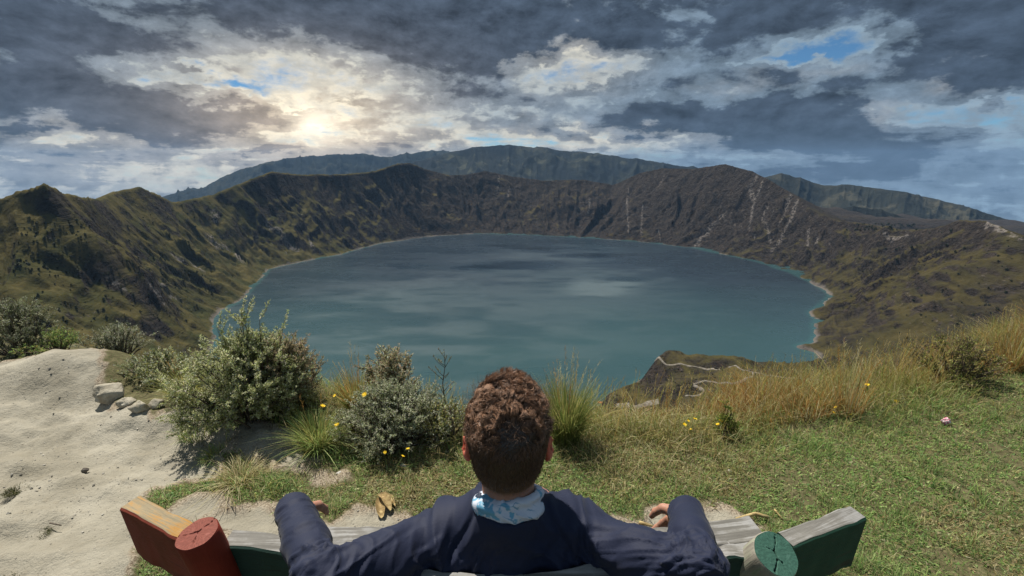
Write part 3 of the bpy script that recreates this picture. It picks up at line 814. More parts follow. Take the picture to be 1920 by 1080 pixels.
def post(name, top, low, r, end_col, side, label, cracks, seed):
    top, low = Vector(top), Vector(low)
    axd = (low - top).normalized()
    foot = top + axd * ((top.z - .40) / -axd.z)
    L = (foot - top).length
    k_ = 56
    V = []; Q = []; T = []
    rr = lambda a_, f: r * (1 + .02 * math.sin(a_ * 3 + seed) + .012 * math.sin(a_ * 7 + seed * 2)) * (1 - .04 * f)
    rows = [(0.0, .955), (0.004, 1.0)] + [(L * f, 1.0) for f in np.linspace(.05, 1, 14)]
    for zz, sc_ in rows:
        for j in range(k_):
            a_ = 2 * math.pi * j / k_; q = rr(a_, zz / L) * sc_
            V.append((q * math.cos(a_), q * math.sin(a_), -zz))
    for i in range(len(rows) - 1):
        for j in range(k_):
            Q.append((i * k_ + j, (i + 1) * k_ + j, (i + 1) * k_ + (j + 1) % k_, i * k_ + (j + 1) % k_))
    V.append((0, 0, -L)); nb = len(V) - 1
    for j in range(k_): T.append((nb, (len(rows) - 1) * k_ + (j + 1) % k_, (len(rows) - 1) * k_ + j))
    root_me = make_mesh(name, np.array(V), Q, T, True)
    o = link(name, root_me, side)
    z = -axd; x = Vector((1, 0, 0)); x = (x - z * x.dot(z)).normalized(); y = z.cross(x)
    M = Matrix((x, y, z)).transposed().to_4x4()
    o.matrix_world = Matrix.Translation(top) @ M
    o.parent = bench; o['label'] = label
    # sawn end: rings, and checks cut as real grooves
    nr_, V, Q, T = 40, [], [], []
    rc_ = np.random.default_rng(seed + 40); cracks = list(cracks)
    for _ in range(0):                       # fine radial drying checks
        a_ = rc_.uniform(0, 6.28); f0_ = rc_.uniform(.15, .6); f1_ = f0_ + rc_.uniform(.15, .4)
        cracks.append(([(f0_ * math.cos(a_), f0_ * math.sin(a_)), (f1_ * math.cos(a_ + .06), f1_ * math.sin(a_ + rc_.uniform(-.15, .15)))], .00035))
    for i in range(nr_ + 1):
        f = i / nr_
        for j in range(120):
            a_ = 2 * math.pi * j / 120; q = rr(a_, 0) * .955 * f
            x_, y_ = q * math.cos(a_), q * math.sin(a_)
            dz_ = .0003 * float(vnoise(np.array([x_ * 300]), np.array([y_ * 300]), None, seed)[0])
            for pts_, wd_ in cracks:
                dmin = 9
                for (ax_, ay_), (bx_, by_) in zip(pts_[:-1], pts_[1:]):
                    ex, ey = (bx_ - ax_) * r, (by_ - ay_) * r
                    tt_ = max(0, min(1, ((x_ - ax_ * r) * ex + (y_ - ay_ * r) * ey) / (ex * ex + ey * ey + 1e-12)))
                    dmin = min(dmin, math.hypot(x_ - ax_ * r - tt_ * ex, y_ - ay_ * r - tt_ * ey))
                dmin = abs(dmin + .0016 * float(vnoise(np.array([x_ * 260]), np.array([y_ * 260]), None, seed + 9)[0]))
                dz_ -= .010 * max(0, 1 - dmin / wd_)
            V.append((x_, y_, dz_ + .0005))
    for i in range(nr_):
        for j in range(120):
            Q.append((i * 120 + j, (i + 1) * 120 + j, (i + 1) * 120 + (j + 1) % 120, i * 120 + (j + 1) % 120))
    m, nt, out = new_mat('sawn_end_' + name); k = NT(nt); P_ = k.obj()
    xx, yy, zz_ = k.sep(P_)
    rad = k.math('SQRT', k.math('ADD', k.math('MULTIPLY', xx, xx), k.math('MULTIPLY', yy, yy)))
    ang_ = k.math('ARCTAN2', yy, xx)
    rn = k.noise(k.comb(k.math('MULTIPLY', ang_, 5.0), k.math('MULTIPLY', rad, 30.0), 0.0), 3.0, 5.0, .7)
    n_ = k.noise(P_, 60.0, 5.0, .6)
    ring = k.math('SINE', k.math('MULTIPLY_ADD', n_, 3.0, k.math('MULTIPLY', rad, 1300.0)))
    c = k.mix(k.mapr(rn, .35, .65), tuple(v * .6 for v in end_col), end_col)
    c = k.mix(k.mapr(n_, .55, .75, 0, .5), c, tuple(min(1, v * 1.5 + .05) for v in end_col))
    c = k.mix(k.mapr(ring, .3, 1, 0, .06), c, tuple(v * .5 for v in end_col))
    c = k.mix(k.mapr(zz_, -.007, -.0022, 1, 0), c, (0.018, 0.016, 0.012))
    nt.links.new(k.bsdf(c, .8, k.bump(rn, .35, .001), .2), out.inputs[0])
    e = link('sawn_end', make_mesh('sawn_end', np.array(V), Q, None, True), m)
    e.parent = o
    return o, foot
tl = at_t(370, 1000, 1.0); ll = at_t(413, 1080, 1.055)
post1, f1 = post('post', tl, ll, .041, (0.24, 0.075, 0.055), W_POSTR, 'red painted post with a cracked red top',
                 [([(-.95, -.12), (-.5, -.05), (0, .1), (.12, .35), (.35, .55), (.4, .93)], .0016), ([(0, .1), (.05, -.3), (.12, -.55)], .0011)], 3)
tr_ = at_t(1455, 1038, .985); lr_ = at_t(1400, 1080, 1.075)
post2, f2 = post('post', tr_, lr_, .0455, (0.048, 0.125, 0.092), W_POSTG, 'bare wood post with a cracked green painted top',
                 [([(-.35, -.75), (0, -.2), (-.02, .15), (.2, .5), (.28, .8)], .0017), ([(0, -.2), (.15, -.4)], .001), ([(-.02, .1), (-.35, .25)], .0008)], 5)
# seat and legs, below the backrest
sa = np.array([-.80, 1.00, .43]); sb = np.array([.75, 1.00, .43])
for i in range(3):
    o_ = np.array([0, .145 * i, 0])
    plank('seat_plank', sa + o_, sb + o_, (0, 0, 1), .13, .045, [W_GREY, W_GREY], bench, label=None)
for sx_ in (-.62, .56):
    for sy_ in (1.03, 1.36):
        mb = MB(); g_ = gz(sx_, sy_) - .05
        mb.tube([(0, 0, g_), (0, 0, .384)], [.05, .048], 20)
        link('leg', mb.mesh('leg', True, False), W_POSTG, bench, (sx_, sy_, 0))
    mb = MB(); mb.tube([(sx_, .93, .384 - .036), (sx_, 1.42, .384 - .036)], .035, 16)
    link('crossbar', mb.mesh('crossbar', True, False), W_POSTG, bench)
# ================================================================ the person
class SDF:
    """smooth union of tapered capsules and ellipsoids on a grid, meshed by surface nets"""
    def __init__(s, lo, hi, h):
        s.h = h; s.lo = np.array(lo, float)
        s.n = np.ceil((np.array(hi) - s.lo) / h).astype(int) + 1
        s.S = np.full(tuple(s.n), .06, np.float32)
    def sub(s, lo, hi):
        i0 = np.maximum(np.floor((np.array(lo) - s.lo) / s.h).astype(int), 0)
        i1 = np.minimum(np.ceil((np.array(hi) - s.lo) / s.h).astype(int) + 1, s.n)
        if np.any(i1 <= i0): return None
        sl = tuple(slice(a, b) for a, b in zip(i0, i1))
        g = np.meshgrid(*[s.lo[q] + s.h * np.arange(i0[q], i1[q]) for q in range(3)], indexing='ij')
        return sl, np.stack(g, -1)
    def blend(s, sl, d, kk):
        a = s.S[sl]
        hh = np.maximum(kk - np.abs(a - d), 0) / kk
        s.S[sl] = np.minimum(a, d) - hh * hh * kk * .25
    def cap(s, a, b, ra, rb, kk=.02):
        a = np.array(a, float); b = np.array(b, float); m = max(ra, rb) + .07
        q = s.sub(np.minimum(a, b) - m, np.maximum(a, b) + m)
        if q is None: return
        sl, P = q
        ab = b - a; t = np.clip(((P - a) @ ab) / (ab @ ab + 1e-12), 0, 1)
        d = np.linalg.norm(P - a - t[..., None] * ab, axis=-1) - (ra + (rb - ra) * t)
        s.blend(sl, d, kk)
    def ell(s, c, r, rot=None, kk=.02, cut=False):
        c = np.array(c, float); r = np.array(r, float); m = r.max() + .07
        q = s.sub(c - m, c + m)
        if q is None: return
        sl, P = q; p = P - c
        if rot is not None: p = p @ np.array(rot)
        k0 = np.linalg.norm(p / r, axis=-1); k1 = np.linalg.norm(p / (r * r), axis=-1) + 1e-9
        d = np.clip(k0 * (k0 - 1) / k1, -.06, .06)
        if cut: s.S[sl] = np.maximum(s.S[sl], -d)
        else: s.blend(sl, d, kk)
    def plane(s, p, nrm, rad):
        """cut away what lies beyond the plane, within rad of p"""
        p = np.array(p, float); nrm = np.array(nrm, float) / np.linalg.norm(nrm)
        q = s.sub(p - rad, p + rad)
        if q is None: return
        sl, P = q
        d = (P - p) @ nrm
        near = np.linalg.norm(P - p, axis=-1) < rad
        s.S[sl] = np.where(near, np.maximum(s.S[sl], d), s.S[sl])
    def mesh(s):
        S = s.S; ins = S < 0
        c = np.zeros(tuple(np.array(S.shape) - 1), np.int8)
        for i in (0, 1):
            for j in (0, 1):
                for k_ in (0, 1):
                    c += ins[i:S.shape[0] - 1 + i, j:S.shape[1] - 1 + j, k_:S.shape[2] - 1 + k_]
        act = (c > 0) & (c < 8)
        idx = np.full(c.shape, -1, np.int64); ijk = np.argwhere(act); idx[act] = np.arange(len(ijk))
        offs = np.array([(i, j, k_) for i in (0, 1) for j in (0, 1) for k_ in (0, 1)])
        vals = np.stack([S[tuple((ijk + o).T)] for o in offs], 1)
        pos = np.zeros((len(ijk), 3)); cnt = np.zeros(len(ijk))
        for a in range(8):
            for b in range(a + 1, 8):
                if np.abs(offs[a] - offs[b]).sum() != 1: continue
                va, vb = vals[:, a], vals[:, b]
                m = (va < 0) != (vb < 0)
                t = va[m] / (va[m] - vb[m])
                pos[m] += offs[a] + t[:, None] * (offs[b] - offs[a]); cnt[m] += 1
        V = s.lo + s.h * (ijk + pos / cnt[:, None])
        Q = []
        nx, ny, nz = S.shape
        for axs in range(3):
            o1, o2 = [(1, 2), (2, 0), (0, 1)][axs]
            e = np.zeros(3, int); e[axs] = 1
            A = ins[tuple(slice(0, S.shape[q] - e[q]) for q in range(3))]; B = ins[tuple(slice(e[q], None) for q in range(3))]
            E = np.argwhere(A != B)
            E = E[(E[:, o1] > 0) & (E[:, o2] > 0) & (E[:, o1] < S.shape[o1] - 1) & (E[:, o2] < S.shape[o2] - 1)]
            sgn = A[tuple(E.T)]
            u = np.zeros(3, int); u[o1] = 1; v = np.zeros(3, int); v[o2] = 1
            q4 = np.stack([idx[tuple((E - u - v).T)], idx[tuple((E - v).T)], idx[tuple(E.T)], idx[tuple((E - u).T)]], 1)
            q4 = np.where(sgn[:, None], q4, q4[:, ::-1])
            Q.append(q4)
        Q = np.concatenate(Q); Q = Q[(Q >= 0).all(1)]
        return V, Q

def normals(V, Q):
    n = np.cross(V[Q[:, 2]] - V[Q[:, 0]], V[Q[:, 3]] - V[Q[:, 1]])
    N = np.zeros_like(V)
    for j in range(4): np.add.at(N, Q[:, j], n)
    return N / (np.linalg.norm(N, axis=1)[:, None] + 1e-12)

def relax(V, Q, it, lam=.5):
    for _ in range(it):
        S_ = np.zeros_like(V); c_ = np.zeros(len(V))
        for a, b in ((0, 1), (1, 2), (2, 3), (3, 0)):
            np.add.at(S_, Q[:, a], V[Q[:, b]]); np.add.at(S_, Q[:, b], V[Q[:, a]])
            np.add.at(c_, Q[:, a], 1); np.add.at(c_, Q[:, b], 1)
        V = V + lam * (S_ / np.maximum(c_, 1)[:, None] - V)
    return V

A3 = lambda *v: np.array(v, float)
HC = at_t(952, 811, 1.005)                      # middle of the skull
NECK0 = HC + A3(0, -.004, -.085); NECK1 = A3(-.006, .872, .915)
CHEST = A3(0, .945, .785)
SH = {-1: A3(-.160, .903, .832), 1: A3(.167, .903, .832)}
EL = {-1: at_t(598, 1086, .885), 1: at_t(1308, 1066, .89)}
WR = {-1: at_t(557, 972, 1.12), 1: at_t(1290, 975, 1.12)}
def _hd(sg, xin, dn):
    f_ = WR[sg] - EL[sg]; f_ = f_ / np.linalg.norm(f_)
    return f_ * .85 + A3(xin, .05, dn)
HDIR = {-1: _hd(-1, .22, -.70), 1: _hd(1, -.30, -.85)}
HNRM = {-1: A3(-.72, .55, -.05), 1: A3(.72, .55, -.05)}     # back of the hand
HIP = {-1: A3(-.09, 1.12, .53), 1: A3(.09, 1.12, .53)}
KN = {-1: A3(-.075, 1.45, .485), 1: A3(.085, 1.45, .485)}
AN = {-1: A3(-.09, 1.62, .07), 1: A3(.10, 1.63, .07)}

body = SDF((-.62, .55, -.04), (.62, 1.98, 1.30), .0055)
sk = [0]
# head
body.ell(HC, (.074, .092, .098), kk=.02)
body.ell(HC + A3(0, -.022, -.012), (.068, .074, .075), kk=.02)
body.ell(HC + A3(0, .035, -.060), (.060, .062, .068), kk=.025)
body.cap(HC + A3(-.032, .062, -.108), HC + A3(.032, .062, -.108), .020, .020, .03)
body.cap(HC + A3(0, .092, -.020), HC + A3(0, .108, -.062), .008, .015, .014)          # nose
body.ell(HC + A3(-.016, .098, -.064), (.010, .010, .008)); body.ell(HC + A3(.016, .098, -.064), (.010, .010, .008))
body.cap(HC + A3(-.018, .092, -.086), HC + A3(.018, .092, -.086), .007, .007, .01)     # lips
body.cap(HC + A3(-.016, .090, -.095), HC + A3(.016, .090, -.095), .008, .008, .01)
body.cap(HC + A3(-.036, .084, -.005), HC + A3(.036, .084, -.005), .010, .010, .015)    # brow
for sgn in (-1, 1):
    body.ell(HC + A3(.031 * sgn, .090, -.022), (.015, .010, .010), cut=True)
    body.ell(HC + A3(.031 * sgn, .080, -.022), (.0125, .0125, .0125), kk=.004)
    # ear: shell with a hollow
    ec = HC + A3(.0835 * sgn, -.004, -.036)
    rot = np.array(Matrix.Rotation(R(-36 * sgn), 3, 'Z') @ Matrix.Rotation(R(8), 3, 'X'))
    body.ell(ec + A3(.005 * sgn, 0, .004), (.0065, .019, .030), rot, kk=.006)
    body.ell(ec + A3(.012 * sgn, .004, .004), (.006, .011, .018), rot, cut=True)
    body.ell(ec + A3(.001 * sgn, .008, -.026), (.006, .010, .012), rot, kk=.008)
body.cap(NECK0, NECK1, .052, .050, .03)
body.cap(NECK0 + A3(0, -.012, -.02), NECK1 + A3(0, -.002, 0), .043, .044, .03)
# trunk under the shirt
body.ell(CHEST, (.150, .095, .165), kk=.05)
body.cap(SH[-1] * .85 + A3(0, .91 * .15, .868 * .15), SH[1] * .85 + A3(0, .91 * .15, .868 * .15), .050, .050, .05)
body.ell((0, 1.03, .63), (.135, .095, .15), kk=.06)
body.ell((0, 1.09, .525), (.150, .105, .085), kk=.05)

def hand(s, wr, d, nrm, curl, grow=1.0, side=1):
    d = d / np.linalg.norm(d); nrm = nrm - d * (nrm @ d); nrm /= np.linalg.norm(nrm)
    w = np.cross(d, nrm) * side                      # towards the thumb
    palm = wr + d * .050
    Rm = np.stack([w, d, nrm], 1)
    s.ell(palm, (.039, .052, .016), Rm, kk=.02)
    s.cap(wr - d * .02, wr + d * .025, .027, .029, .02)
    for i, (off, ln, rr) in enumerate([(.028, .074, .0088), (.0095, .082, .0090), (-.009, .076, .0086), (-.0265, .060, .0078)]):
        p = palm + w * off + d * (.044 - abs(off - .005) * .25)
        a = curl * (.8 + .25 * i)
        dirn_ = d.copy(); segs = (ln * .46, ln * .31, ln * .25)
        for j, L in enumerate(segs):
            th_ = a * (.35 + .5 * j)
            dd2 = d * math.cos(th_) - nrm * math.sin(th_)
            q = p + dd2 * L
            s.cap(p, q, rr * (1 - .07 * j), rr * (.95 - .09 * j), .006)
            p = q
    t0 = wr + d * .022 + w * .026; t1 = t0 + (w * .60 + d * .62 - nrm * .35) * .040; t2 = t1 + (w * .15 + d * .9 - nrm * .35) * .030; t3 = t2 + (d * .95 - nrm * .35 - w * .1) * .024
    s.cap(t0, t1, .0145, .0115, .012); s.cap(t1, t2, .0112, .0098, .006); s.cap(t2, t3, .0098, .0078, .006)

for sgn in (-1, 1):
    body.cap(SH[sgn], EL[sgn], .042, .033, .03)
    body.cap(EL[sgn], WR[sgn] + (WR[sgn] - EL[sgn]) * .14, .033, .024, .02)
    hand(body, WR[sgn] + (WR[sgn] - EL[sgn]) * .10 - A3(0, 0, .008), HDIR[sgn], HNRM[sgn], .8, side=-sgn)
    body.cap(HIP[sgn], KN[sgn], .064, .047, .03)
    body.cap(KN[sgn], AN[sgn], .046, .030, .03)
    body.cap(AN[sgn], AN[sgn] + A3(.01 * sgn, .13, -.025), .028, .022, .02)
V, Q = body.mesh(); V = relax(V, Q, 2)
# skin tones: hair stubble at the nape, backlight glow painted red into the ears
m_skin, nt_, out_ = new_mat('skin'); k = NT(nt_); P = k.obj()
n1 = k.noise(P, 40.0, 4.0, .6); n2 = k.noise(P, 400.0, 2.0, .6)
c = k.mix(n1, (0.33, 0.165, 0.112), (0.41, 0.215, 0.15))
c = k.mix(k.attr('red'), c, (0.46, 0.12, 0.075))
c = k.mix(k.math('MULTIPLY', k.attr('stubble'), k.mapr(n2, .35, .6, .45, 1)), c, (0.050, 0.032, 0.024))
nt_.links.new(k.bsdf(c, .55, k.bump(n2, .2, .001), .35, **{'Subsurface Weight': .35, 'Subsurface Radius': (.012, .004, .002), 'Subsurface Scale': .6}), out_.inputs[0])
rel_ = V - HC
earm = sstep(.070, .079, np.abs(rel_[:, 0])) * (np.abs(rel_[:, 2] + .036) < .06) * (np.abs(rel_[:, 1]) < .05)
stub = sstep(-.115, -.085, rel_[:, 2]) * (1 - sstep(-.05, .03, rel_[:, 1])) * (np.abs(rel_[:, 0]) < .078)
person = link('person', make_mesh('person', V, Q, None, True, attrs={'red': earm, 'stubble': stub * (1 - earm)}), m_skin)
tag(person, 'man in a navy shirt seen from behind, arms spread along the bench back', 'person')

# ---- shirt
sh_ = SDF((-.62, .55, .40), (.62, 1.28, 1.06), .0042)
sh_.ell(CHEST + A3(0, -.012, -.01), (.172, .112, .185), kk=.06)
sh_.cap(SH[-1] + A3(.035, .005, .006), SH[1] + A3(-.035, .005, .006), .064, .064, .05)
sh_.cap(NECK1 + A3(-.03, .012, .010), SH[-1] + A3(.015, -.005, .020), .044, .046, .045)
sh_.cap(NECK1 + A3(.03, .012, .010), SH[1] + A3(-.015, -.005, .020), .044, .046, .045)
sh_.cap(NECK1 + A3(0, 0, .012), NECK1 + A3(0, .0, -.10), .066, .085, .03)
sh_.cap(NECK1 + A3(0, -.004, .06), NECK1 + A3(0, .0, 0.0), .060, .066, .02)
for sgn in (-1, 1): sh_.ell(CHEST + A3(.085 * sgn, -.045, .02), (.085, .075, .12), kk=.05)   # shoulder blades
sh_.ell((0, 1.025, .62), (.165, .125, .17), kk=.07)
sh_.ell((0, 1.08, .52), (.178, .130, .085), kk=.05)
for sgn in (-1, 1):
    mid = SH[sgn] * .45 + EL[sgn] * .55 + A3(0, -.004, -.004)
    sh_.cap(SH[sgn], mid, .066, .057, .045)
    sh_.cap(mid, EL[sgn], .057, .047, .03)
    fm = EL[sgn] * .45 + WR[sgn] * .55
    sh_.cap(EL[sgn], fm, .046, .044, .025)
    sh_.cap(fm, WR[sgn] + (WR[sgn] - EL[sgn]) * .30, .045, .042, .02)
    dr_ = WR[sgn] - EL[sgn]
    sh_.plane(WR[sgn] + dr_ * .22, dr_ + A3(.02 * -sgn, 0, 0), .080)
sh_.plane(NECK1 + A3(0, 0, .058), A3(0, -.25, 1), .10)
V, Q = sh_.mesh(); V = relax(V, Q, 2); N = normals(V, Q)
disp = np.zeros(len(V))
def ridge1(x, y, seed): return np.clip((ridged(x, y, 2, seed, .45) - .60) / .40, -.6, 1)
for sgn in (-1, 1):
    S0, E0, W0 = SH[sgn], EL[sgn], WR[sgn]
    for (a, b, la, ra, isup) in ((S0, E0, 0, 1, True), (E0, W0, 0, 1, False)):
        ab = b - a; L = np.linalg.norm(ab); u_ = ab / L
        t = ((V - a) @ u_) / L
        perp = V - a - np.outer(t * L, u_)
        r_ = np.linalg.norm(perp, axis=1)
        e1 = np.cross(u_, A3(0, 0, 1)); e1 /= np.linalg.norm(e1); e2 = np.cross(u_, e1)
        an = np.arctan2(perp @ e2, perp @ e1)
        inside_ = (r_ < .085) & (t > -.25) & (t < 1.25)
        on = sstep(.09, .07, r_) * sstep(-.25, .0, t) * sstep(1.3, 1.1, t)
        if isup: on = on * sstep(.02, .30, t) * (np.abs(V[:, 0]) > .13)
        s_ = t * L
        wob = .012 * np.sin(an * 2 + 1.3 * sgn) + .010 * np.sin(an + .6) + .008 * fbm(V[:, 0] * 14, V[:, 1] * 14, V[:, 2] * 14, 2, 301)
        if isup:
            near_el = np.exp(-((s_ - L) / .075) ** 2); 
            f_ = ridge1((s_ + wob * 2.2) * 25, an * .55 + sgn * 3, 305) * (.002 + .0062 * near_el)
            f_ = f_ + ridge1((s_ * .35 + an * .055 + wob) * 30, s_ * 3 + sgn, 309) * .0042
        else:
            near_el = np.exp(-(s_ / .085) ** 2); cuff = np.exp(-((s_ - L) / .05) ** 2)
            f_ = ridge1((s_ + wob * 1.8) * 27, an * .5 + sgn * 5, 306) * (.0030 + .0050 * near_el + .001 * cuff)
        disp += f_ * on * .78
# folds drawn from the armpits and the collar across the back
X_, Y_, Z_ = V[:, 0], V[:, 1], V[:, 2]
bk = sstep(.22, .17, np.abs(X_))
for sgn, sd in ((-1, 311), (1, 315)):
    ap = A3(.150 * sgn, .88, .80)
    vx, vz = X_ - ap[0], Z_ - ap[2]
    rd = np.hypot(vx, vz); an = np.arctan2(vz, vx * -sgn)
    fan = ridge1(an * 2.1 + .5 * fbm(X_ * 9, Z_ * 9, None, 2, sd), rd * 5, sd)
    disp += bk * fan * .012 * np.exp(-((rd - .08) / .085) ** 2)
    cx = .075 * sgn
    dgn = (X_ - cx) * .75 * sgn + (Z_ - .90) * .6
    disp += bk * ridge1(dgn * 20 + .8 * fbm(X_ * 8, Z_ * 8, None, 2, sd + 3), (X_ * .6 * sgn - Z_) * 4, sd + 5) * .0085 * np.exp(-((Z_ - .865) / .06) ** 2) * np.exp(-((np.abs(X_) - .10) / .06) ** 2)
disp += bk * .009 * fbm(X_ * 8 + .6 * Z_, Z_ * 4, None, 3, 320)
for sgn, sd in ((-1, 323), (1, 325)):
    disp += bk * .0075 * ridge1((X_ * sgn * .8 + (Z_ - .8) * .55 + .03 * fbm(X_ * 6, Z_ * 6, None, 2, sd)) * 15, Z_ * 3 - X_ * 2 * sgn, sd) * np.exp(-((X_ * sgn - .085) / .06) ** 2) * sstep(.93, .86, Z_)
# raglan seams
for sgn in (-1, 1):
    ln = X_ * sgn - (.078 + (.95 - Z_) * .62)
    disp += (-.0034 * np.exp(-(ln / .0055) ** 2) + .0022 * np.exp(-((ln - .010) / .006) ** 2)) * sstep(.80, .84, Z_)
V = V + N * (disp * 1.3)[:, None]
m_shirt, nt_, out_ = new_mat('navy_jersey'); k = NT(nt_); P = k.obj()
n1 = k.noise(P, 9.0, 4.0, .6); n2 = k.noise(k.mapping(P, (1, 1, 3)), 240.0, 2.0, .6)
c = k.mix(n1, (0.0050, 0.0084, 0.027), (0.0080, 0.0130, 0.039))
nt_.links.new(k.bsdf(c, .72, k.bump(n2, .35, .0015), .3, **{'Sheen Weight': .05, 'Sheen Roughness': .5}), out_.inputs[0])
link('shirt', make_mesh('shirt', V, Q, None, True), m_shirt, person)

# ---- neck gaiter
gt = SDF((-.16, .74, .84), (.16, 1.02, 1.03), .0035)
gc = A3(-.004, .878, .958)
tilt_ = np.array(Matrix.Rotation(R(-24), 3, 'X'))
gt.ell(gc + A3(0, -.005, -.014), (.075, .067, .027), tilt_, kk=.015)
gt.ell(gc + A3(.004, -.002, .014), (.070, .063, .022), np.array(Matrix.Rotation(R(-20), 3, 'X') @ Matrix.Rotation(R(-9), 3, 'Y')), kk=.012)
gt.ell(gc + A3(-.040, -.012, .008), (.040, .054, .022), tilt_, kk=.012)
gt.ell(gc + A3(0, .006, .055), (.058, .052, .050), tilt_, cut=True)
V, Q = gt.mesh(); V = relax(V, Q, 2); N = normals(V, Q)
ang_ = np.arctan2(V[:, 0] - gc[0], -(V[:, 1] - gc[1]))
V = V + N * (ridge1((V[:, 2] + .02 * ang_ + .012 * np.sin(ang_ * 2)) * 42, ang_ * .7, 331) * .0042)[:, None]
m_gait, nt_, out_ = new_mat('printed_jersey'); k = NT(nt_); P = k.obj()
x_, y_, z_ = k.sep(P)
base = k.mix(k.noise(P, 30.0, 4.0, .6), (0.42, 0.46, 0.54), (0.55, 0.57, 0.64))
blot = k.mapr(k.math('ADD', k.noise(P, 26.0, 3.0, .55), k.mapr(x_, -.05, .02, .13, 0.0)), .605, .645)
wv = k.node('ShaderNodeTexWave'); wv.wave_type = 'RINGS'; k.put(wv.inputs['Vector'], k.mapping(P, (1, 1, 1.2), (.03, 0, -.94))); wv.inputs['Scale'].default_value = 24.0; wv.inputs['Distortion'].default_value = 9.0; wv.inputs['Detail'].default_value = 2.0; wv.inputs['Detail Scale'].default_value = 1.6
lines = k.math('MULTIPLY', k.mapr(wv.outputs['Fac'], .90, .97), k.mapr(k.noise(P, 17.0, 2.0), .40, .50))
c = k.mix(k.math('MULTIPLY', blot, .85), base, (0.055, 0.27, 0.42))
c = k.mix(k.math('MULTIPLY', lines, .8), c, (0.075, 0.22, 0.34))
nt_.links.new(k.bsdf(c, .7, k.bump(k.noise(P, 500.0, 2.0), .3, .001), .3), out_.inputs[0])
link('neck_gaiter', make_mesh('neck_gaiter', V, Q, None, True), m_gait, person)

# ---- trousers and shoes (hidden behind him from here, seen from the side)
tr = SDF((-.30, .90, .03), (.30, 1.78, .68), .007)
tr.ell((0, 1.09, .525), (.165, .120, .095), kk=.05)
for sgn in (-1, 1):
    tr.cap(HIP[sgn], KN[sgn], .080, .060, .04); tr.cap(KN[sgn], AN[sgn] + A3(0, -.005, .02), .060, .045, .03)
    tr.plane(AN[sgn] + A3(0, 0, .01), AN[sgn] - KN[sgn], .09)
V, Q = tr.mesh(); V = relax(V, Q, 2); N = normals(V, Q)
V = V + N * (.004 * ridge1(V[:, 2] * 24 + V[:, 1] * 12 + fbm(V[:, 0] * 12, V[:, 1] * 12, None, 2, 341), V[:, 0] * 8, 342))[:, None]
m_trs, nt_, out_ = new_mat('grey_twill'); k = NT(nt_); P = k.obj()
nt_.links.new(k.bsdf(k.mix(k.noise(P, 20.0, 4.0), (0.045, 0.045, 0.05), (0.07, 0.07, 0.075)), .85), out_.inputs[0])
link('trousers', make_mesh('trousers', V, Q, None, True), m_trs, person)
m_shoe, nt_, out_ = new_mat('shoe_leather'); k = NT(nt_); P = k.obj()
nt_.links.new(k.bsdf(k.mix(k.noise(P, 25.0, 4.0), (0.05, 0.035, 0.025), (0.09, 0.06, 0.04)), .6), out_.inputs[0])
for sgn in (-1, 1):
    so = SDF((AN[sgn][0] - .12, 1.48, -.06), (AN[sgn][0] + .12, 1.92, .20), .006)
    so.cap(AN[sgn] + A3(0, -.01, .03), AN[sgn] + A3(0, -.01, -.02), .046, .044, .02)
    so.cap(AN[sgn] + A3(0, -.02, -.035), AN[sgn] + A3(.02 * sgn, .15, -.040), .040, .040, .03)
    so.cap(AN[sgn] + A3(0, .05, .0), AN[sgn] + A3(.02 * sgn, .16, -.03), .036, .032, .03)
    so.plane(AN[sgn] + A3(0, .06, gz(AN[sgn][0], 1.68) - .07 + .004), A3(0, 0, -1), .3)
    V, Q = so.mesh(); V = relax(V, Q, 2)
    link('shoe', make_mesh('shoe', V, Q, None, True), m_shoe, person)

# ---- hair: a base cap and a few thousand curling locks
hr = SDF(HC - .2, HC + .2, .004)
hr.ell(HC + A3(0, .0, .010), (.078, .097, .091), kk=.02)
for sgn in (-1, 1): hr.ell(HC + A3(.024 * sgn, -.005, .030), (.050, .080, .066), kk=.02)
hr.ell(HC + A3(0, -.028, -.012), (.074, .076, .078), kk=.02)
hr.ell(HC + A3(0, -.030, -.050), (.062, .058, .054), kk=.02)
hr.ell(HC + A3(0, .115, -.075), (.12, .075, .095), cut=True)
for sgn in (-1, 1): hr.ell(HC + A3(.080 * sgn, .012, -.055), (.022, .034, .045), cut=True)
V, Q = hr.mesh(); N = normals(V, Q)
rel_ = V - HC
V = V + N * (.004 * fbm(V[:, 0] * 45, V[:, 1] * 45, V[:, 2] * 45, 3, 351) * sstep(-.03, .03, rel_[:, 2]))[:, None]
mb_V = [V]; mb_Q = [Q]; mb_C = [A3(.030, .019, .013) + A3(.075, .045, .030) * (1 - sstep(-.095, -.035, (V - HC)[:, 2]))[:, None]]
rg = np.random.default_rng(11)
cand = rg.choice(len(V), 40000)
P0 = V[cand] + rg.normal(0, .0015, (len(cand), 3)); N0 = N[cand]
hz_ = P0[:, 2] - HC[2]; hy_ = P0[:, 1] - HC[1]
topn = sstep(-.02, .055, hz_ - .10 * np.clip(-hy_, 0, 1))
keep = (N0[:, 2] > -.75) & (hz_ > -.112) & ((topn > .02) | (rg.random(len(cand)) < .75))
P0, N0, hz_, hy_, topn = P0[keep], N0[keep], hz_[keep], hy_[keep], topn[keep]
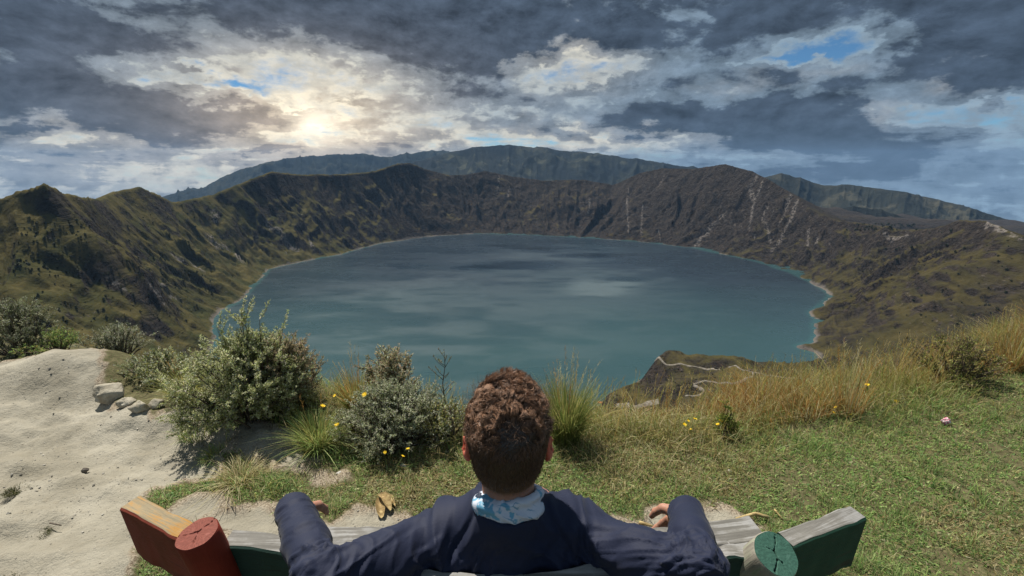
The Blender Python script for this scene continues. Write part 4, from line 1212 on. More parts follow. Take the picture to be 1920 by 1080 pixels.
# whorled flow: locks share a direction with their neighbours, then curl
n_ = len(P0)
fx_ = fbm(P0[:, 0] * 26, P0[:, 1] * 26, P0[:, 2] * 26, 2, 361); fy_ = fbm(P0[:, 0] * 26 + 9, P0[:, 1] * 26, P0[:, 2] * 26, 2, 362); fz_ = fbm(P0[:, 0] * 26, P0[:, 1] * 26 + 7, P0[:, 2] * 26, 2, 363)
flow = np.stack([fx_, fy_, fz_], 1) * 2.4
down = np.tile(A3(0, .0, -1.0), (n_, 1)) * (1 - topn)[:, None] * 1.5
swirl = np.cross(N0, A3(0, -.75, .65)) * (.5 * topn)[:, None]
fore = np.tile(A3(0, .35, .35), (n_, 1)) * (topn * sstep(0, .06, hz_))[:, None]
d0 = N0 * (.42 * topn + .30)[:, None] + flow * (topn * .9 + .12)[:, None] + down + swirl + fore + rg.normal(0, .13, (n_, 3))
d0 = d0 / np.linalg.norm(d0, axis=1)[:, None]
ln_ = (.0060 + .021 * topn) * rg.uniform(.7, 1.25, n_) 
quiff = np.exp(-((P0[:, 0] - HC[0] - .005) / .030) ** 2) * sstep(.03, .075, hz_) * sstep(-.03, .04, hy_)
ln_ = ln_ + .006 * quiff * rg.uniform(.6, 1.2, n_)
d0 = d0 + A3(0, .0, .45) * quiff[:, None]; d0 /= np.linalg.norm(d0, axis=1)[:, None]
# neighbouring hairs gather into locks
topi = np.nonzero(topn > .05)[0]; ns_ = 1150
si = rg.choice(topi, ns_); near_ = np.zeros(n_, int)
for c0 in range(0, n_, 4000):
    dd_ = ((P0[c0:c0 + 4000, None, :] - P0[None, si, :]) ** 2).sum(-1); near_[c0:c0 + 4000] = dd_.argmin(1)
sd_ = si[near_]; cl = (.72 * topn)[:, None]
d0 = d0 * (1 - cl) + d0[sd_] * cl; d0 /= np.linalg.norm(d0, axis=1)[:, None]
rnd_ = rg.normal(0, .3, (n_, 3)); rnd_ = rnd_ * (1 - cl) + rnd_[sd_] * cl
PS = P0[sd_]; clump_tone = rg.uniform(.75, 1.3, n_)[sd_]
ca_ = np.cross(d0, N0 + rnd_); ca_ /= np.linalg.norm(ca_, axis=1)[:, None] + 1e-9
cb_ = np.cross(d0, ca_)
SEG = 7; tt = np.linspace(0, 1, SEG)
turn = (3.0 + fx_ * 3.0) * topn + .2
rad_ = (.0088 * topn + .0004)
ph = (rg.uniform(0, 6.28, n_))[sd_] + rg.normal(0, .25, n_)
turn = turn * (1 - cl[:, 0]) + turn[sd_] * cl[:, 0]; ln_ = ln_ * (1 - .7 * cl[:, 0]) + ln_[sd_] * .7 * cl[:, 0]
thk_ = (.00042 + .00030 * topn) * rg.uniform(.7, 1.3, n_)
rows = []
side_ = np.cross(d0, N0); side_ /= np.linalg.norm(side_, axis=1)[:, None] + 1e-9
for t in tt:
    c_ = P0 + (PS - P0) * (cl * .50 * t ** .8) + d0 * (ln_ * t)[:, None] + ca_ * (rad_ * t ** .7 * np.cos(ph + turn * t * 2.2))[:, None] + cb_ * (rad_ * t ** .7 * np.sin(ph + turn * t * 2.2))[:, None] - N0 * (.013 * topn * t * t * (1 - quiff))[:, None]
    wd = thk_ * (1 - .75 * t ** 2)
    rows.append(np.stack([c_ + ca_ * wd[:, None], c_ - ca_ * (wd * .5)[:, None] + cb_ * (wd * .87)[:, None], c_ - ca_ * (wd * .5)[:, None] - cb_ * (wd * .87)[:, None]], 1))
HV = np.stack(rows, 1).reshape(n_, SEG * 3, 3)
base_i = (np.arange(n_) * SEG * 3)[:, None, None]
qs = np.array([(i * 3 + j, i * 3 + (j + 1) % 3, (i + 1) * 3 + (j + 1) % 3, (i + 1) * 3 + j) for i in range(SEG - 1) for j in range(3)])
HQ = (base_i + qs[None]).reshape(-1, 4) + len(V)
shade = rg.uniform(.75, 1.25, n_) * (1 + (clump_tone - 1) * topn)
hc0 = A3(.066, .036, .023); hc1 = A3(.31, .17, .10)
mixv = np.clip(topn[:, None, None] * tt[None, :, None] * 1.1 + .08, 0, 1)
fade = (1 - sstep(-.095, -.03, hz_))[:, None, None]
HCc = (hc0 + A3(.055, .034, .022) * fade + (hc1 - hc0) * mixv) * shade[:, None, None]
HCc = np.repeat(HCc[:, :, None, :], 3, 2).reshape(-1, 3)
mb_V.append(HV.reshape(-1, 3)); mb_Q.append(HQ); mb_C.append(HCc)
# stray hairs
ni_ = rg.choice(np.nonzero((topn > .5) & (hz_ > .035))[0], 700)
fl = np.concatenate([P0[ni_], P0[ni_]]) if 0 else P0[ni_]
fd = N0[ni_] + rg.normal(0, .55, (700, 3)); fd /= np.linalg.norm(fd, axis=1)[:, None]
fs = np.cross(fd, rg.normal(0, 1, (700, 3))); fs /= np.linalg.norm(fs, axis=1)[:, None]
fL = rg.uniform(.022, .042, 700); rows = []
for t in np.linspace(0, 1, 6):
    c_ = fl + fd * (fL * t)[:, None] + fs * (.010 * np.sin(t * 3.5))
    wd = .00030 * (1 - .6 * t)
    rows.append(np.stack([c_ + fs * wd, c_ - fs * wd, c_ + np.cross(fd, fs) * wd], 1))
FV = np.stack(rows, 1).reshape(-1, 3); b_i = (np.arange(700) * 18)[:, None, None]
q5 = np.array([(i * 3 + j, i * 3 + (j + 1) % 3, (i + 1) * 3 + (j + 1) % 3, (i + 1) * 3 + j) for i in range(5) for j in range(3)])
mb_Q.append((b_i + q5[None]).reshape(-1, 4) + sum(len(v) for v in mb_V)); mb_V.append(FV); mb_C.append(np.tile(A3(.11, .065, .042), (len(FV), 1)))
m_hair, nt_, out_ = new_mat('brown_hair'); k = NT(nt_)
nt_.links.new(k.bsdf(k.attr('tint', 'Color'), .42, None, .45), out_.inputs[0])
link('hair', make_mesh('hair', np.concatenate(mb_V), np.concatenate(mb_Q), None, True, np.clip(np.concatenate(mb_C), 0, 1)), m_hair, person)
# ================================================================ plants
def leaf_mat(name, trans=.35, rough=.6, gain=1.0):
    m, nt, out = new_mat(name); k = NT(nt)
    c = k.attr('tint', 'Color')
    d = k.bsdf(c, rough, None, .25)
    t = k.node('ShaderNodeBsdfTranslucent'); k.put(t.inputs[0], c)
    mx = k.node('ShaderNodeMixShader'); mx.inputs[0].default_value = trans
    nt.links.new(d, mx.inputs[1]); nt.links.new(t.outputs[0], mx.inputs[2]); nt.links.new(mx.outputs[0], out.inputs[0])
    return m
M_GRASS = leaf_mat('grass_blades', .48)
M_LEAF = leaf_mat('shrub_leaves', .45)
m_bark, nt_, out_ = new_mat('twig_bark'); k = NT(nt_)
nt_.links.new(k.bsdf(k.mix(k.noise(k.obj(), 60.0, 4.0), (0.055, 0.042, 0.032), (0.16, 0.13, 0.10)), .9), out_.inputs[0])
M_BARK = m_bark

def blades(base, h, wd, lean, bend, col, seg=2, seed=0, tipcol=None):
    """base Nx3, h/wd N, lean angle (azimuth) N, bend N (0 upright .. 1 drooping). returns V,Q,T,C"""
    n = len(base)
    dirx = np.stack([np.cos(lean), np.sin(lean), np.zeros(n)], 1)
    rg_ = np.random.default_rng(seed)
    fa = lean + math.pi / 2 + rg_.normal(0, .9, n)
    wv_ = np.stack([np.cos(fa), np.sin(fa), np.zeros(n)], 1)
    rows = []
    for i in range(seg):
        f = i / seg
        c = base + dirx * (h * bend * f ** 1.8)[:, None] + np.array([0, 0, 1.0]) * (h * (f - .42 * bend * f ** 2.2))[:, None]
        w_ = wd * (1 - .55 * f)
        rows += [c - wv_ * (w_ * .5)[:, None], c + wv_ * (w_ * .5)[:, None]]
    f = 1.0
    rows.append(base + dirx * (h * bend)[:, None] + np.array([0, 0, 1.0]) * (h * (1 - .42 * bend))[:, None])
    m_ = 2 * seg + 1
    V = np.stack(rows, 1).reshape(-1, 3)
    b = np.arange(n) * m_
    Q = [np.stack([b + 2 * i, b + 2 * i + 1, b + 2 * i + 3, b + 2 * i + 2], 1) for i in range(seg - 1)]
    T = np.stack([b + 2 * seg - 2, b + 2 * seg - 1, b + 2 * seg], 1)
    C = np.repeat(col, m_, 0)
    if tipcol is not None:
        fr = np.tile(np.concatenate([np.repeat(np.arange(seg) / seg, 2), [1.0]]), n)[:, None]
        C = C * (1 - fr) + np.repeat(tipcol, m_, 0) * fr
    return V, (np.concatenate(Q) if Q else np.zeros((0, 4), int)), T, C

class Bag:
    def __init__(s): s.V = []; s.Q = []; s.T = []; s.C = []; s.n = 0
    def add(s, V, Q, T, C):
        s.V.append(V); s.C.append(C)
        if Q is not None and len(Q): s.Q.append(np.asarray(Q) + s.n)
        if T is not None and len(T): s.T.append(np.asarray(T) + s.n)
        s.n += len(V)
    def mesh(s, name, smooth=True):
        return make_mesh(name, np.concatenate(s.V), np.concatenate(s.Q) if s.Q else None, np.concatenate(s.T) if s.T else None, smooth, np.clip(np.concatenate(s.C), 0, 1))

pal = lambda *cs: np.array(cs)
def pick(n, cols, wts, rg_, var=.22):
    i = rg_.choice(len(cols), n, p=np.array(wts) / sum(wts))
    return np.array(cols)[i] * rg_.uniform(1 - var, 1 + var, (n, 1)) * rg_.uniform(.93, 1.07, (n, 3))
GREEN = [(0.208, 0.329, 0.086), (0.294, 0.394, 0.130), (0.147, 0.242, 0.081), (0.368, 0.418, 0.173)]
STRAW = [(0.470, 0.403, 0.213), (0.381, 0.302, 0.134), (0.560, 0.504, 0.302), (0.291, 0.246, 0.101)]
RUST = [(0.351, 0.176, 0.046), (0.429, 0.247, 0.078), (0.260, 0.124, 0.039), (0.494, 0.351, 0.130)]
OLIVE = [(0.241, 0.258, 0.072), (0.322, 0.306, 0.097), (0.177, 0.209, 0.056), (0.451, 0.402, 0.161)]

# where the mown turf gives way to long grass
LIM = np.array([at_z(x, y, 0)[:2] for x, y in [(-400, 900), (560, 868), (700, 866), (900, 862), (1060, 862), (1150, 852), (1300, 842), (1450, 812), (1560, 800), (1700, 765), (1800, 738), (1920, 716), (2200, 680)]])
def lim_y(x): return np.interp(x, LIM[:, 0], LIM[:, 1])

def scatter(n, x0, x1, y0, y1, rg_):
    return rg_.uniform(x0, x1, n), rg_.uniform(y0, y1, n)

def in_view(X, Y, mrg=.12):
    d = np.hypot(X, Y)
    u = X / np.maximum(Y * CP + CAM_Z * SP, .05)
    v = (CAM_Z * CP - Y * SP) / np.maximum(Y * CP + CAM_Z * SP, .05)
    return (np.abs(u) < 1.0667 + mrg) & (v < .60 + mrg)

# ---- turf: low grass and clover-like ground cover
rg = np.random.default_rng(21)
bag = Bag()
X, Y = scatter(720000, -2.6, 5.6, .0, 4.0, rg)
D = dirt_mask(X, Y)
dist = np.sqrt(X * X + Y * Y + CAM_Z ** 2)
bare = sstep(.28, .5, fbm(X * 4.2, Y * 4.2, None, 3, 405))
keep = in_view(X, Y, .3) & (rg.random(len(X)) > D * 1.9 + .75 * bare) & (Y < np.minimum(lim_y(X) + .4, edge_y(X) + .3)) & (X > -2.2) & (rg.random(len(X)) < np.clip((2.4 / dist) ** 2, .25, 1)) & (Y > .05)
X, Y, D, dist = X[keep], Y[keep], D[keep], dist[keep]
n = len(X)
patch = fbm(X * 1.6, Y * 1.6, None, 3, 401); patch2 = fbm(X * 6, Y * 6, None, 3, 402)
dry = sstep(-.15, .45, patch + .5 * patch2 + .35 * (Y - 2.2) / 1.2 * (X < 2.5) + .25 * (np.abs(X) < .8) + 1.2 * D - .15)
Z = ground_z(X, Y)
gcol = pick(n, GREEN, [3, 3, 3, 2], rg, .3); scol = pick(n, STRAW, [3, 3, 2, 3], rg, .25)
isdry = (rg.random(n) < .14 + .55 * dry)[:, None]
col = np.where(isdry, scol * .9, gcol)
wide = rg.random(n) < .40
clump = sstep(.05, .55, fbm(X * 9, Y * 9, None, 2, 403)) * (fbm(X * 2.3, Y * 2.3, None, 2, 404) > -.1)
h = np.where(wide, rg.uniform(.010, .022, n), rg.uniform(.018, .045, n)) * (1 + .5 * (dist > 2.5)) * (1 - .4 * np.clip(D * 2, 0, 1)) * (.75 + 1.1 * clump * (~wide))
wd = np.where(wide, rg.uniform(.006, .012, n), rg.uniform(.0018, .0034, n)) * np.clip(dist / 2.2, .8, 1.6)
bend = np.where(wide, rg.uniform(.7, 1.6, n), rg.uniform(.15, 1.1, n))
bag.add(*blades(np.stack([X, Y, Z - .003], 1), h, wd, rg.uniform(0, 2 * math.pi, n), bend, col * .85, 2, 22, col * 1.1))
print('turf', n)
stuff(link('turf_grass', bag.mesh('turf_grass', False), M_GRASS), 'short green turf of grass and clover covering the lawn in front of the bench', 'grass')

# ---- dry, half-long grass at the border of the lawn
rg = np.random.default_rng(23); bag = Bag()
X, Y = scatter(60000, -2.0, 5.2, 1.9, 5.0, rg)
keep = in_view(X, Y) & (Y > lim_y(X) - .42 + .25 * fbm(X * 2.2, Y * 2.2, None, 3, 411)) & (Y < edge_y(X) + .5) & (rg.random(len(X)) > dirt_mask(X, Y) * 1.6) & (X > -1.9)
X, Y = X[keep], Y[keep]; n = len(X)
dep = np.clip((Y - lim_y(X) + .42) / .8, 0, 1)
tuft = sstep(-.1, .5, fbm(X * 3.3, Y * 3.3, None, 3, 412))
keep = rg.random(n) < .35 + .65 * tuft; X, Y, dep, tuft = X[keep], Y[keep], dep[keep], tuft[keep]; n = len(X)
gr = sstep(-.25, .4, fbm(X * 1.1, Y * 1.1, None, 3, 413) + .35 * sstep(1.0, 3.0, X))
mixc = rg.random((n, 1)) < (.25 + .5 * gr)[:, None]
col = np.where(mixc, pick(n, OLIVE + GREEN, [3, 3, 2, 2, 2, 2, 1, 2], rg), pick(n, STRAW, [3, 3, 2, 2], rg))
h = (.06 + .12 * dep) * rg.uniform(.6, 1.4, n) * (.7 + .5 * tuft)
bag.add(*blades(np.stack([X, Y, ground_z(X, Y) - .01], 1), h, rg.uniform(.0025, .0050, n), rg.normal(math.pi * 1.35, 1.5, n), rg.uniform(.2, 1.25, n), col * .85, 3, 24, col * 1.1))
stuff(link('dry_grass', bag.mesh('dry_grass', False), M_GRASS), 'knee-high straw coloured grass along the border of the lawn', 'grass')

# ---- long grass on the brink
rg = np.random.default_rng(25); bag = Bag()
X, Y = scatter(150000, -.6, 6.5, 2.0, 5.6, rg)
low = np.interp(X, [-.6, .2, .7, 1.5, 3.5, 6], [.45, .3, .05, .02, 0, 0])
keep = in_view(X, Y, .25) & (Y > lim_y(X) + low + .12 * fbm(X * 2, Y * 2, None, 3, 421)) & (Y < edge_y(X) + .75)
X, Y = X[keep], Y[keep]; n = len(X)
tuft = sstep(-.25, .35, fbm(X * 2.6, Y * 2.6, None, 3, 422))
keep = rg.random(n) < (.22 + .75 * tuft) * np.interp(X, [-.6, .5, 1.5], [.35, .8, 1]); X, Y, tuft = X[keep], Y[keep], tuft[keep]; n = len(X)
dep = np.clip((Y - lim_y(X)) / .7, 0, 1)
rust = sstep(-.2, .35, fbm(X * 1.5, Y * 1.5, None, 2, 423) + .28 * np.exp(-((X - 1.9) / .65) ** 2) + .45 * np.exp(-((X - 3.9) / .35) ** 2) - .2)
r_ = rg.random((n, 1))
col = np.where(r_ < (.62 * rust)[:, None], pick(n, RUST, [3, 3, 2, 2], rg), np.where(r_ < .72, pick(n, OLIVE, [3, 3, 2, 2], rg), pick(n, STRAW, [2, 3, 2, 2], rg)))
h = (.14 + .23 * dep) * np.interp(X, [.2, .5, 1.3, 2.0], [.70, .55, .62, 1]) * rg.uniform(.55, 1.35, n) * (.75 + .45 * tuft)
lean = np.where(rg.random(n) < .6, rg.normal(math.pi * 1.0, .8, n), rg.uniform(0, 2 * math.pi, n))
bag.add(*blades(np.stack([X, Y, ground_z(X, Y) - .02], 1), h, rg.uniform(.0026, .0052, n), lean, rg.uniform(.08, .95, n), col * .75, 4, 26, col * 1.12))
# flowering stems with narrow seed heads
n2 = 1300
i = rg.choice(n, n2); bx, by = X[i], Y[i]
H = rg.uniform(.26, .50, n2) * np.interp(bx, [-.5, .6, 2, 4], [.75, .85, 1.0, 1.1])
la = rg.normal(.25, .9, n2); bd = rg.uniform(.05, .35, n2)
cs = pick(n2, [(0.42, 0.31, 0.10), (0.46, 0.38, 0.18), (0.33, 0.21, 0.06), (0.30, 0.30, 0.09)], [2, 2, 1, 2], rg)
B0 = np.stack([bx, by, ground_z(bx, by)], 1)
bag.add(*blades(B0, H, np.full(n2, .0026), la, bd, cs, 4, 27))
for q in range(11):
    f = .74 + .27 * q / 11
    p = B0 + np.stack([np.cos(la), np.sin(la), np.zeros(n2)], 1) * (H * bd * f ** 1.8)[:, None] + np.array([0, 0, 1.0]) * (H * (f - .42 * bd * f ** 2.2))[:, None]
    bag.add(*blades(p, rg.uniform(.012, .026, n2), np.full(n2, .0034), la + rg.normal(0, 1.6, n2), rg.uniform(.1, .6, n2), cs * rg.uniform(.8, 1.3, (n2, 1)), 1, 28 + q))
print('long', n)
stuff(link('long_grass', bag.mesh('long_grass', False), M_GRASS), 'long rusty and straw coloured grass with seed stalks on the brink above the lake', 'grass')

# ---- tussocks
def tussock(x, y, n, H, spread, cols, wts, label, seed, stems=0, rad=.06, group=None):
    rg_ = np.random.default_rng(seed); b = Bag()
    g = gz(x, y)
    a = rg_.uniform(0, 2 * math.pi, n); r = rad * np.sqrt(rg_.random(n))
    base = np.stack([r * np.cos(a), r * np.sin(a), np.full(n, -.02)], 1)
    col = pick(n, cols, wts, rg_)
    lean = a + rg_.normal(0, .5, n)
    bd = np.abs(rg_.normal(0, 1, n)) * spread * .6 + r / rad * spread * .5
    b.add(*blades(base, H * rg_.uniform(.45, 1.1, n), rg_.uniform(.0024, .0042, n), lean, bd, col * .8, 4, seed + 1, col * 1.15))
    if stems:
        a = rg_.uniform(0, 2 * math.pi, stems); Hs = H * rg_.uniform(1.05, 1.4, stems); bd = rg_.uniform(.03, .28, stems)
        base = np.stack([rad * .5 * np.cos(a), rad * .5 * np.sin(a), np.zeros(stems)], 1)
        cs = pick(stems, STRAW + RUST, [2, 2, 2, 2, 1, 1, 1, 1], rg_)
        b.add(*blades(base, Hs, np.full(stems, .0024), a, bd, cs, 4, seed + 2))
        for q in range(14):
            f = .72 + .28 * q / 14
            p = base + np.stack([np.cos(a), np.sin(a), np.zeros(stems)], 1) * (Hs * bd * f ** 1.8)[:, None] + np.array([0, 0, 1.0]) * (Hs * (f - .42 * bd * f ** 2.2))[:, None]
            b.add(*blades(p, rg_.uniform(.014, .035, stems), np.full(stems, .003), rg_.uniform(0, 6.28, stems), rg_.uniform(.3, .9, stems), cs, 1, seed + 3 + q))
    o = link('grass_tussock', b.mesh('grass_tussock', False), M_GRASS, None, (x, y, g))
    return tag(o, label, 'tussock', group)
tussock(.33, 2.62, 1500, .47, .42, OLIVE + [(0.13, 0.19, 0.05)], [3, 3, 3, 1, 3], "tall green tussock with pale plumes just right of the man's head", 501, 26, .075)
tussock(-1.16, 2.56, 1100, .27, .75, OLIVE + GREEN, [3, 2, 2, 2, 1, 2, 1, 1], 'rounded olive tussock at the right foot of the big silvery shrub', 521, 4, .08)
tussock(-1.02, 2.92, 900, .36, .45, OLIVE + RUST, [3, 3, 2, 2, 1, 1, 1, 1], 'upright olive and brown tussock between the two large silvery shrubs', 541, 14, .09)
tussock(-1.48, 2.27, 420, .15, 1.1, STRAW, [3, 2, 3, 1], 'flattened dry straw tussock on the edge of the pale trail', 561, 0, .07)
tussock(-2.0, 2.72, 420, .13, .7, GREEN + OLIVE, [2, 2, 2, 1, 2, 1, 1, 1], 'low green tuft at the left foot of the big silvery shrub', 581, 0, .09)
tussock(-2.28, 3.12, 900, .32, .55, OLIVE, [3, 3, 2, 2], 'olive tussock behind the rocks, left of the big silvery shrub', 601, 10, .10)
tussock(-1.75, 2.52, 300, .09, .9, OLIVE + GREEN, [2, 2, 1, 1, 2, 1, 1, 1], 'mossy tuft standing alone in the pale trail', 621, 0, .08)
tussock(4.05, 3.62, 700, .40, .40, RUST + OLIVE + STRAW, [2, 2, 1, 2, 2, 1, 1, 1, 2, 1, 1, 1], 'dense rusty brown tussock at the far right of the brink', 641, 16, .13)
tussock(2.28, 2.98, 150, .40, .30, RUST + STRAW, [2, 2, 1, 2, 1, 1, 1, 1], 'tall thin tussock of rusty stalks rising above the long grass', 661, 22, .10)
for i_, (px, py) in enumerate([(8, 960), (62, 985), (78, 1042), (22, 905), (30, 1060), (62, 1070)]):  # dark tufts stand in for shadowed holes in the soil crust
    p = at_z(px, py, 0)
    tussock(p[0], p[1], 420, .028, 1.2, [(0.07, 0.08, 0.03), (0.12, 0.12, 0.06), (0.25, 0.22, 0.14)], [2, 2, 1], 'small dark tuft standing in for a shaded hole in the crusty soil at the trail edge nearest the bench', 681 + 20 * i_, 0, .045, 'dark tufts for shaded holes at the trail edge')

# ---- silvery shrubs
def shrub(x, y, H, rx, ry, n_sh, tw, lv, cols, wts, leaf, label, seed, spire=(), lift=.0, under=(0.05, 0.06, 0.025), squash=1.0, z0=None, narrow=.0):
    rg_ = np.random.default_rng(seed)
    g = gz(x, y) if z0 is None else z0
    root = bpy.data.objects.new('shrub', None); COL.objects.link(root); root.location = (x, y, g)
    tag(root, label, 'shrub')
    st = MB(); L = Bag()
    lv_b, lv_d, lv_c, lv_s = [], [], [], []
    for i in range(n_sh):
        a = rg_.uniform(0, 2 * math.pi); v = rg_.random() ** .95          # v: 0 low .. 1 top
        e = math.pi / 2 * (1 - v)
        lump = 1 + .26 * float(fbm(np.array([math.cos(a) * 1.3 + seed]), np.array([math.sin(a) * 1.3 + v * 2.2]), None, 3, seed)[0]) * 1.6
        rr = math.sin(e) ** .8
        tip = np.array([math.cos(a) * rx * rr * lump, math.sin(a) * ry * rr * lump, H * (.07 + .93 * math.cos(e) ** squash) * (.92 + .16 * (lump - 1) * 2) + rg_.normal(0, .025 * H)])
        if narrow and tip[2] < narrow * H: tip[:2] *= .55 + .45 * tip[2] / (narrow * H)
        if i < len(spire):
            tip = np.array([spire[i][0], spire[i][1], spire[i][2]])
        b0 = np.array([tip[0] * .30 + rg_.normal(0, .02), tip[1] * .30 + rg_.normal(0, .02), lift])
        mid = b0 * .45 + tip * .55 + np.array([0, 0, .10 * H]) + rg_.normal(0, .03, 3) * H
        ts = np.linspace(0, 1, 9)[:, None]
        cv = b0 * (1 - ts) ** 2 + 2 * mid * ts * (1 - ts) + tip * ts ** 2
        st.tube(cv, np.linspace(.0075, .0016, 9), 4, (1, 1, 1), False)
        for j in range(tw):
            f = rg_.uniform(.22, 1.0) if j else 1.0
            kf = min(7, int(f * 8)); p0 = cv[kf] + (cv[kf + 1] - cv[kf]) * (f * 8 - kf)
            tdir = cv[min(kf + 1, 8)] - cv[kf]; tdir /= np.linalg.norm(tdir) + 1e-9
            outw = np.array([tip[0], tip[1], .35 * H]); outw /= np.linalg.norm(outw) + 1e-9
            d_ = tdir * .45 + outw * .35 + np.array([0, 0, .45]) + rg_.normal(0, .60, 3); d_ /= np.linalg.norm(d_)
            Ls = rg_.uniform(.07, .15) * (H / .75) ** .5 * (1.25 if i < len(spire) else 1)
            p1 = p0 + d_ * Ls
            st.tube(np.array([p0, (p0 + p1) / 2 + rg_.normal(0, .004, 3), p1]), [.0022, .0016, .0010], 3, (1, 1, 1), False)
            m_ = int(lv * Ls / .11)
            tq = rg_.uniform(.05, 1.05, m_)
            pos_ = p0 + (p1 - p0) * tq[:, None] + rg_.normal(0, .003, (m_, 3))
            az_ = rg_.uniform(0, 2 * math.pi, m_)
            pa_ = np.cross(d_, [.3, .9, .2]); pa_ /= np.linalg.norm(pa_); pb_ = np.cross(d_, pa_)
            ld_ = pa_ * np.cos(az_)[:, None] + pb_ * np.sin(az_)[:, None] + d_ * rg_.uniform(.5, 1.5, m_)[:, None]
            ld_ /= np.linalg.norm(ld_, axis=1)[:, None]
            lv_b.append(pos_); lv_d.append(ld_); lv_s.append(leaf * rg_.uniform(.6, 1.25, m_) * (1.1 - .4 * tq))
            tone = rg_.uniform(.75, 1.2)
            cc = pick(m_, cols, wts, rg_, .22) * tone
            lv_c.append(cc)
    B_, D_, S_, C_ = np.concatenate(lv_b), np.concatenate(lv_d), np.concatenate(lv_s), np.concatenate(lv_c)
    n = len(B_)
    sd = np.cross(D_, rg_.normal(0, 1, (n, 3))); sd /= np.linalg.norm(sd, axis=1)[:, None] + 1e-9
    up = np.cross(sd, D_)
    tipv = B_ + D_ * S_[:, None] + up * (S_ * rg_.uniform(-.25, .25, n))[:, None]
    mL = B_ + D_ * (S_ * .45)[:, None] + sd * (S_ * .17)[:, None] + up * (S_ * .05)[:, None]
    mR = B_ + D_ * (S_ * .45)[:, None] - sd * (S_ * .17)[:, None] + up * (S_ * .05)[:, None]
    V = np.stack([B_, mL, tipv, mR], 1).reshape(-1, 3)
    b = np.arange(n)[:, None] * 4
    L.add(V, b + np.array([0, 1, 2, 3]), None, np.repeat(C_, 4, 0))
    link('foliage', L.mesh('foliage', False), M_LEAF, root)
    link('stem', st.mesh('stem', True, False), M_BARK, root)
    print('shrub', label[:30], n)
    return root
SILV = [(0.526, 0.542, 0.286), (0.620, 0.620, 0.405), (0.356, 0.397, 0.155), (0.250, 0.278, 0.099), (0.620, 0.620, 0.505)]
GREY = [(0.499, 0.521, 0.342), (0.620, 0.620, 0.497), (0.325, 0.367, 0.187), (0.212, 0.237, 0.114)]
PINKY = [(0.439, 0.355, 0.236), (0.557, 0.439, 0.304), (0.288, 0.254, 0.135), (0.203, 0.203, 0.085)]
big = shrub(-1.69, 2.86, .57, .37, .34, 190, 9, 52, SILV, [3, 3, 3, 2, 1], .021, 'big rounded silvery green shrub with a spire on top, beside the pale trail', 701,
            spire=[(.00, 0, .69), (.015, .01, .66), (-.03, .02, .64), (.10, .02, .66), (-.16, 0, .60), (.22, .05, .57), (-.28, 0, .48)], narrow=.16, squash=.8)
shrub(-1.49, 2.93, .46, .19, .20, 60, 7, 48, PINKY, [3, 3, 2, 2], .020, 'pinkish brown shrub leaning out on the lake side of the big silvery shrub', 711, narrow=.3)
shrub(-.72, 2.62, .35, .29, .22, 150, 8, 46, GREY, [3, 3, 3, 2], .017, "rounded grey green shrub left of the man's head, at the lawn edge", 721)
shrub(-.80, 2.88, .45, .17, .18, 60, 7, 46, PINKY + GREY, [3, 2, 2, 2, 2, 1, 1, 1], .024, 'taller brownish shrub topping out behind the rounded grey green shrub', 731)
shrub(-.42, 2.62, .25, .17, .14, 40, 6, 26, OLIVE + GREY, [2, 2, 2, 2, 2, 2, 1, 1], .022, "low sparse olive shrub nearest the left of the man's head", 741)
shrub(-4.45, 4.1, .46, .34, .3, 60, 7, 40, [tuple(.62 * c for c in g) for g in GREY], [3, 2, 3, 3], .024, 'tall dark grey shrub at the left end of the trail brink', 751)
shrub(-4.0, 3.95, .18, .24, .2, 30, 6, 26, GREEN + OLIVE, [2, 2, 3, 1, 2, 1, 2, 1], .026, 'low green bush at the foot of the tall dark grey shrub', 756)
shrub(-3.55, 4.05, .30, .24, .2, 45, 6, 40, [tuple(.72 * c for c in g) for g in GREY], [3, 3, 2, 2], .021, 'small grey shrub behind the lip of the pale trail', 761, z0=-.05)
shrub(-2.80, 3.50, .28, .26, .2, 55, 7, 40, GREY + OLIVE, [3, 2, 3, 2, 1, 1, 1, 1], .026, 'spreading grey shrub overhanging the rocks at the trail edge', 771, z0=-.08)
shrub(3.42, 3.42, .34, .30, .22, 60, 6, 24, OLIVE + [(0.22, 0.17, 0.10), (0.16, 0.12, 0.07)], [2, 2, 2, 2, 2, 2], .024, 'bushy olive and brown plant standing in the long grass at right', 781)
shrub(1.36, 2.72, .20, .045, .045, 10, 5, 28, [(0.20, 0.26, 0.05), (0.32, 0.34, 0.08), (0.14, 0.20, 0.04)], [2, 2, 2], .024, 'single leafy yellow green weed in the long grass', 791)

# bare twig beside the central shrub
tw = bpy.data.objects.new('bare_twig', None); COL.objects.link(tw); tw.location = (-.44, 2.82, gz(-.44, 2.82))
tag(tw, 'thin bare twig with dark buds standing up right of the central shrub', 'twig')
mb = MB(); rg = np.random.default_rng(33); buds = Bag()
main = np.array([(0, 0, -.02), (.01, 0, .15), (-.005, .01, .30), (.015, .01, .42), (.01, .02, .53)])
mb.tube(main, [.0045, .004, .0032, .0025, .0016], 5)
ends = [(main[-1], main[-2])]
for q in range(13):
    f = rg.uniform(.35, .95); zz = f * .53
    p0 = np.array([np.interp(zz, main[:, 2], main[:, c_]) for c_ in (0, 1)] + [zz])
    a = rg.uniform(0, 6.28); Lb = rg.uniform(.04, .13)
    p2_ = p0 + np.array([math.cos(a) * Lb * .8, math.sin(a) * Lb * .4, Lb * .8])
    mb.tube(np.array([p0, (p0 + p2_) / 2 + rg.normal(0, .008, 3), p2_]), [.0022, .0017, .001], 4)
    ends.append((p2_, p0))
link('stem', mb.mesh('stem', True, False), M_BARK, tw)
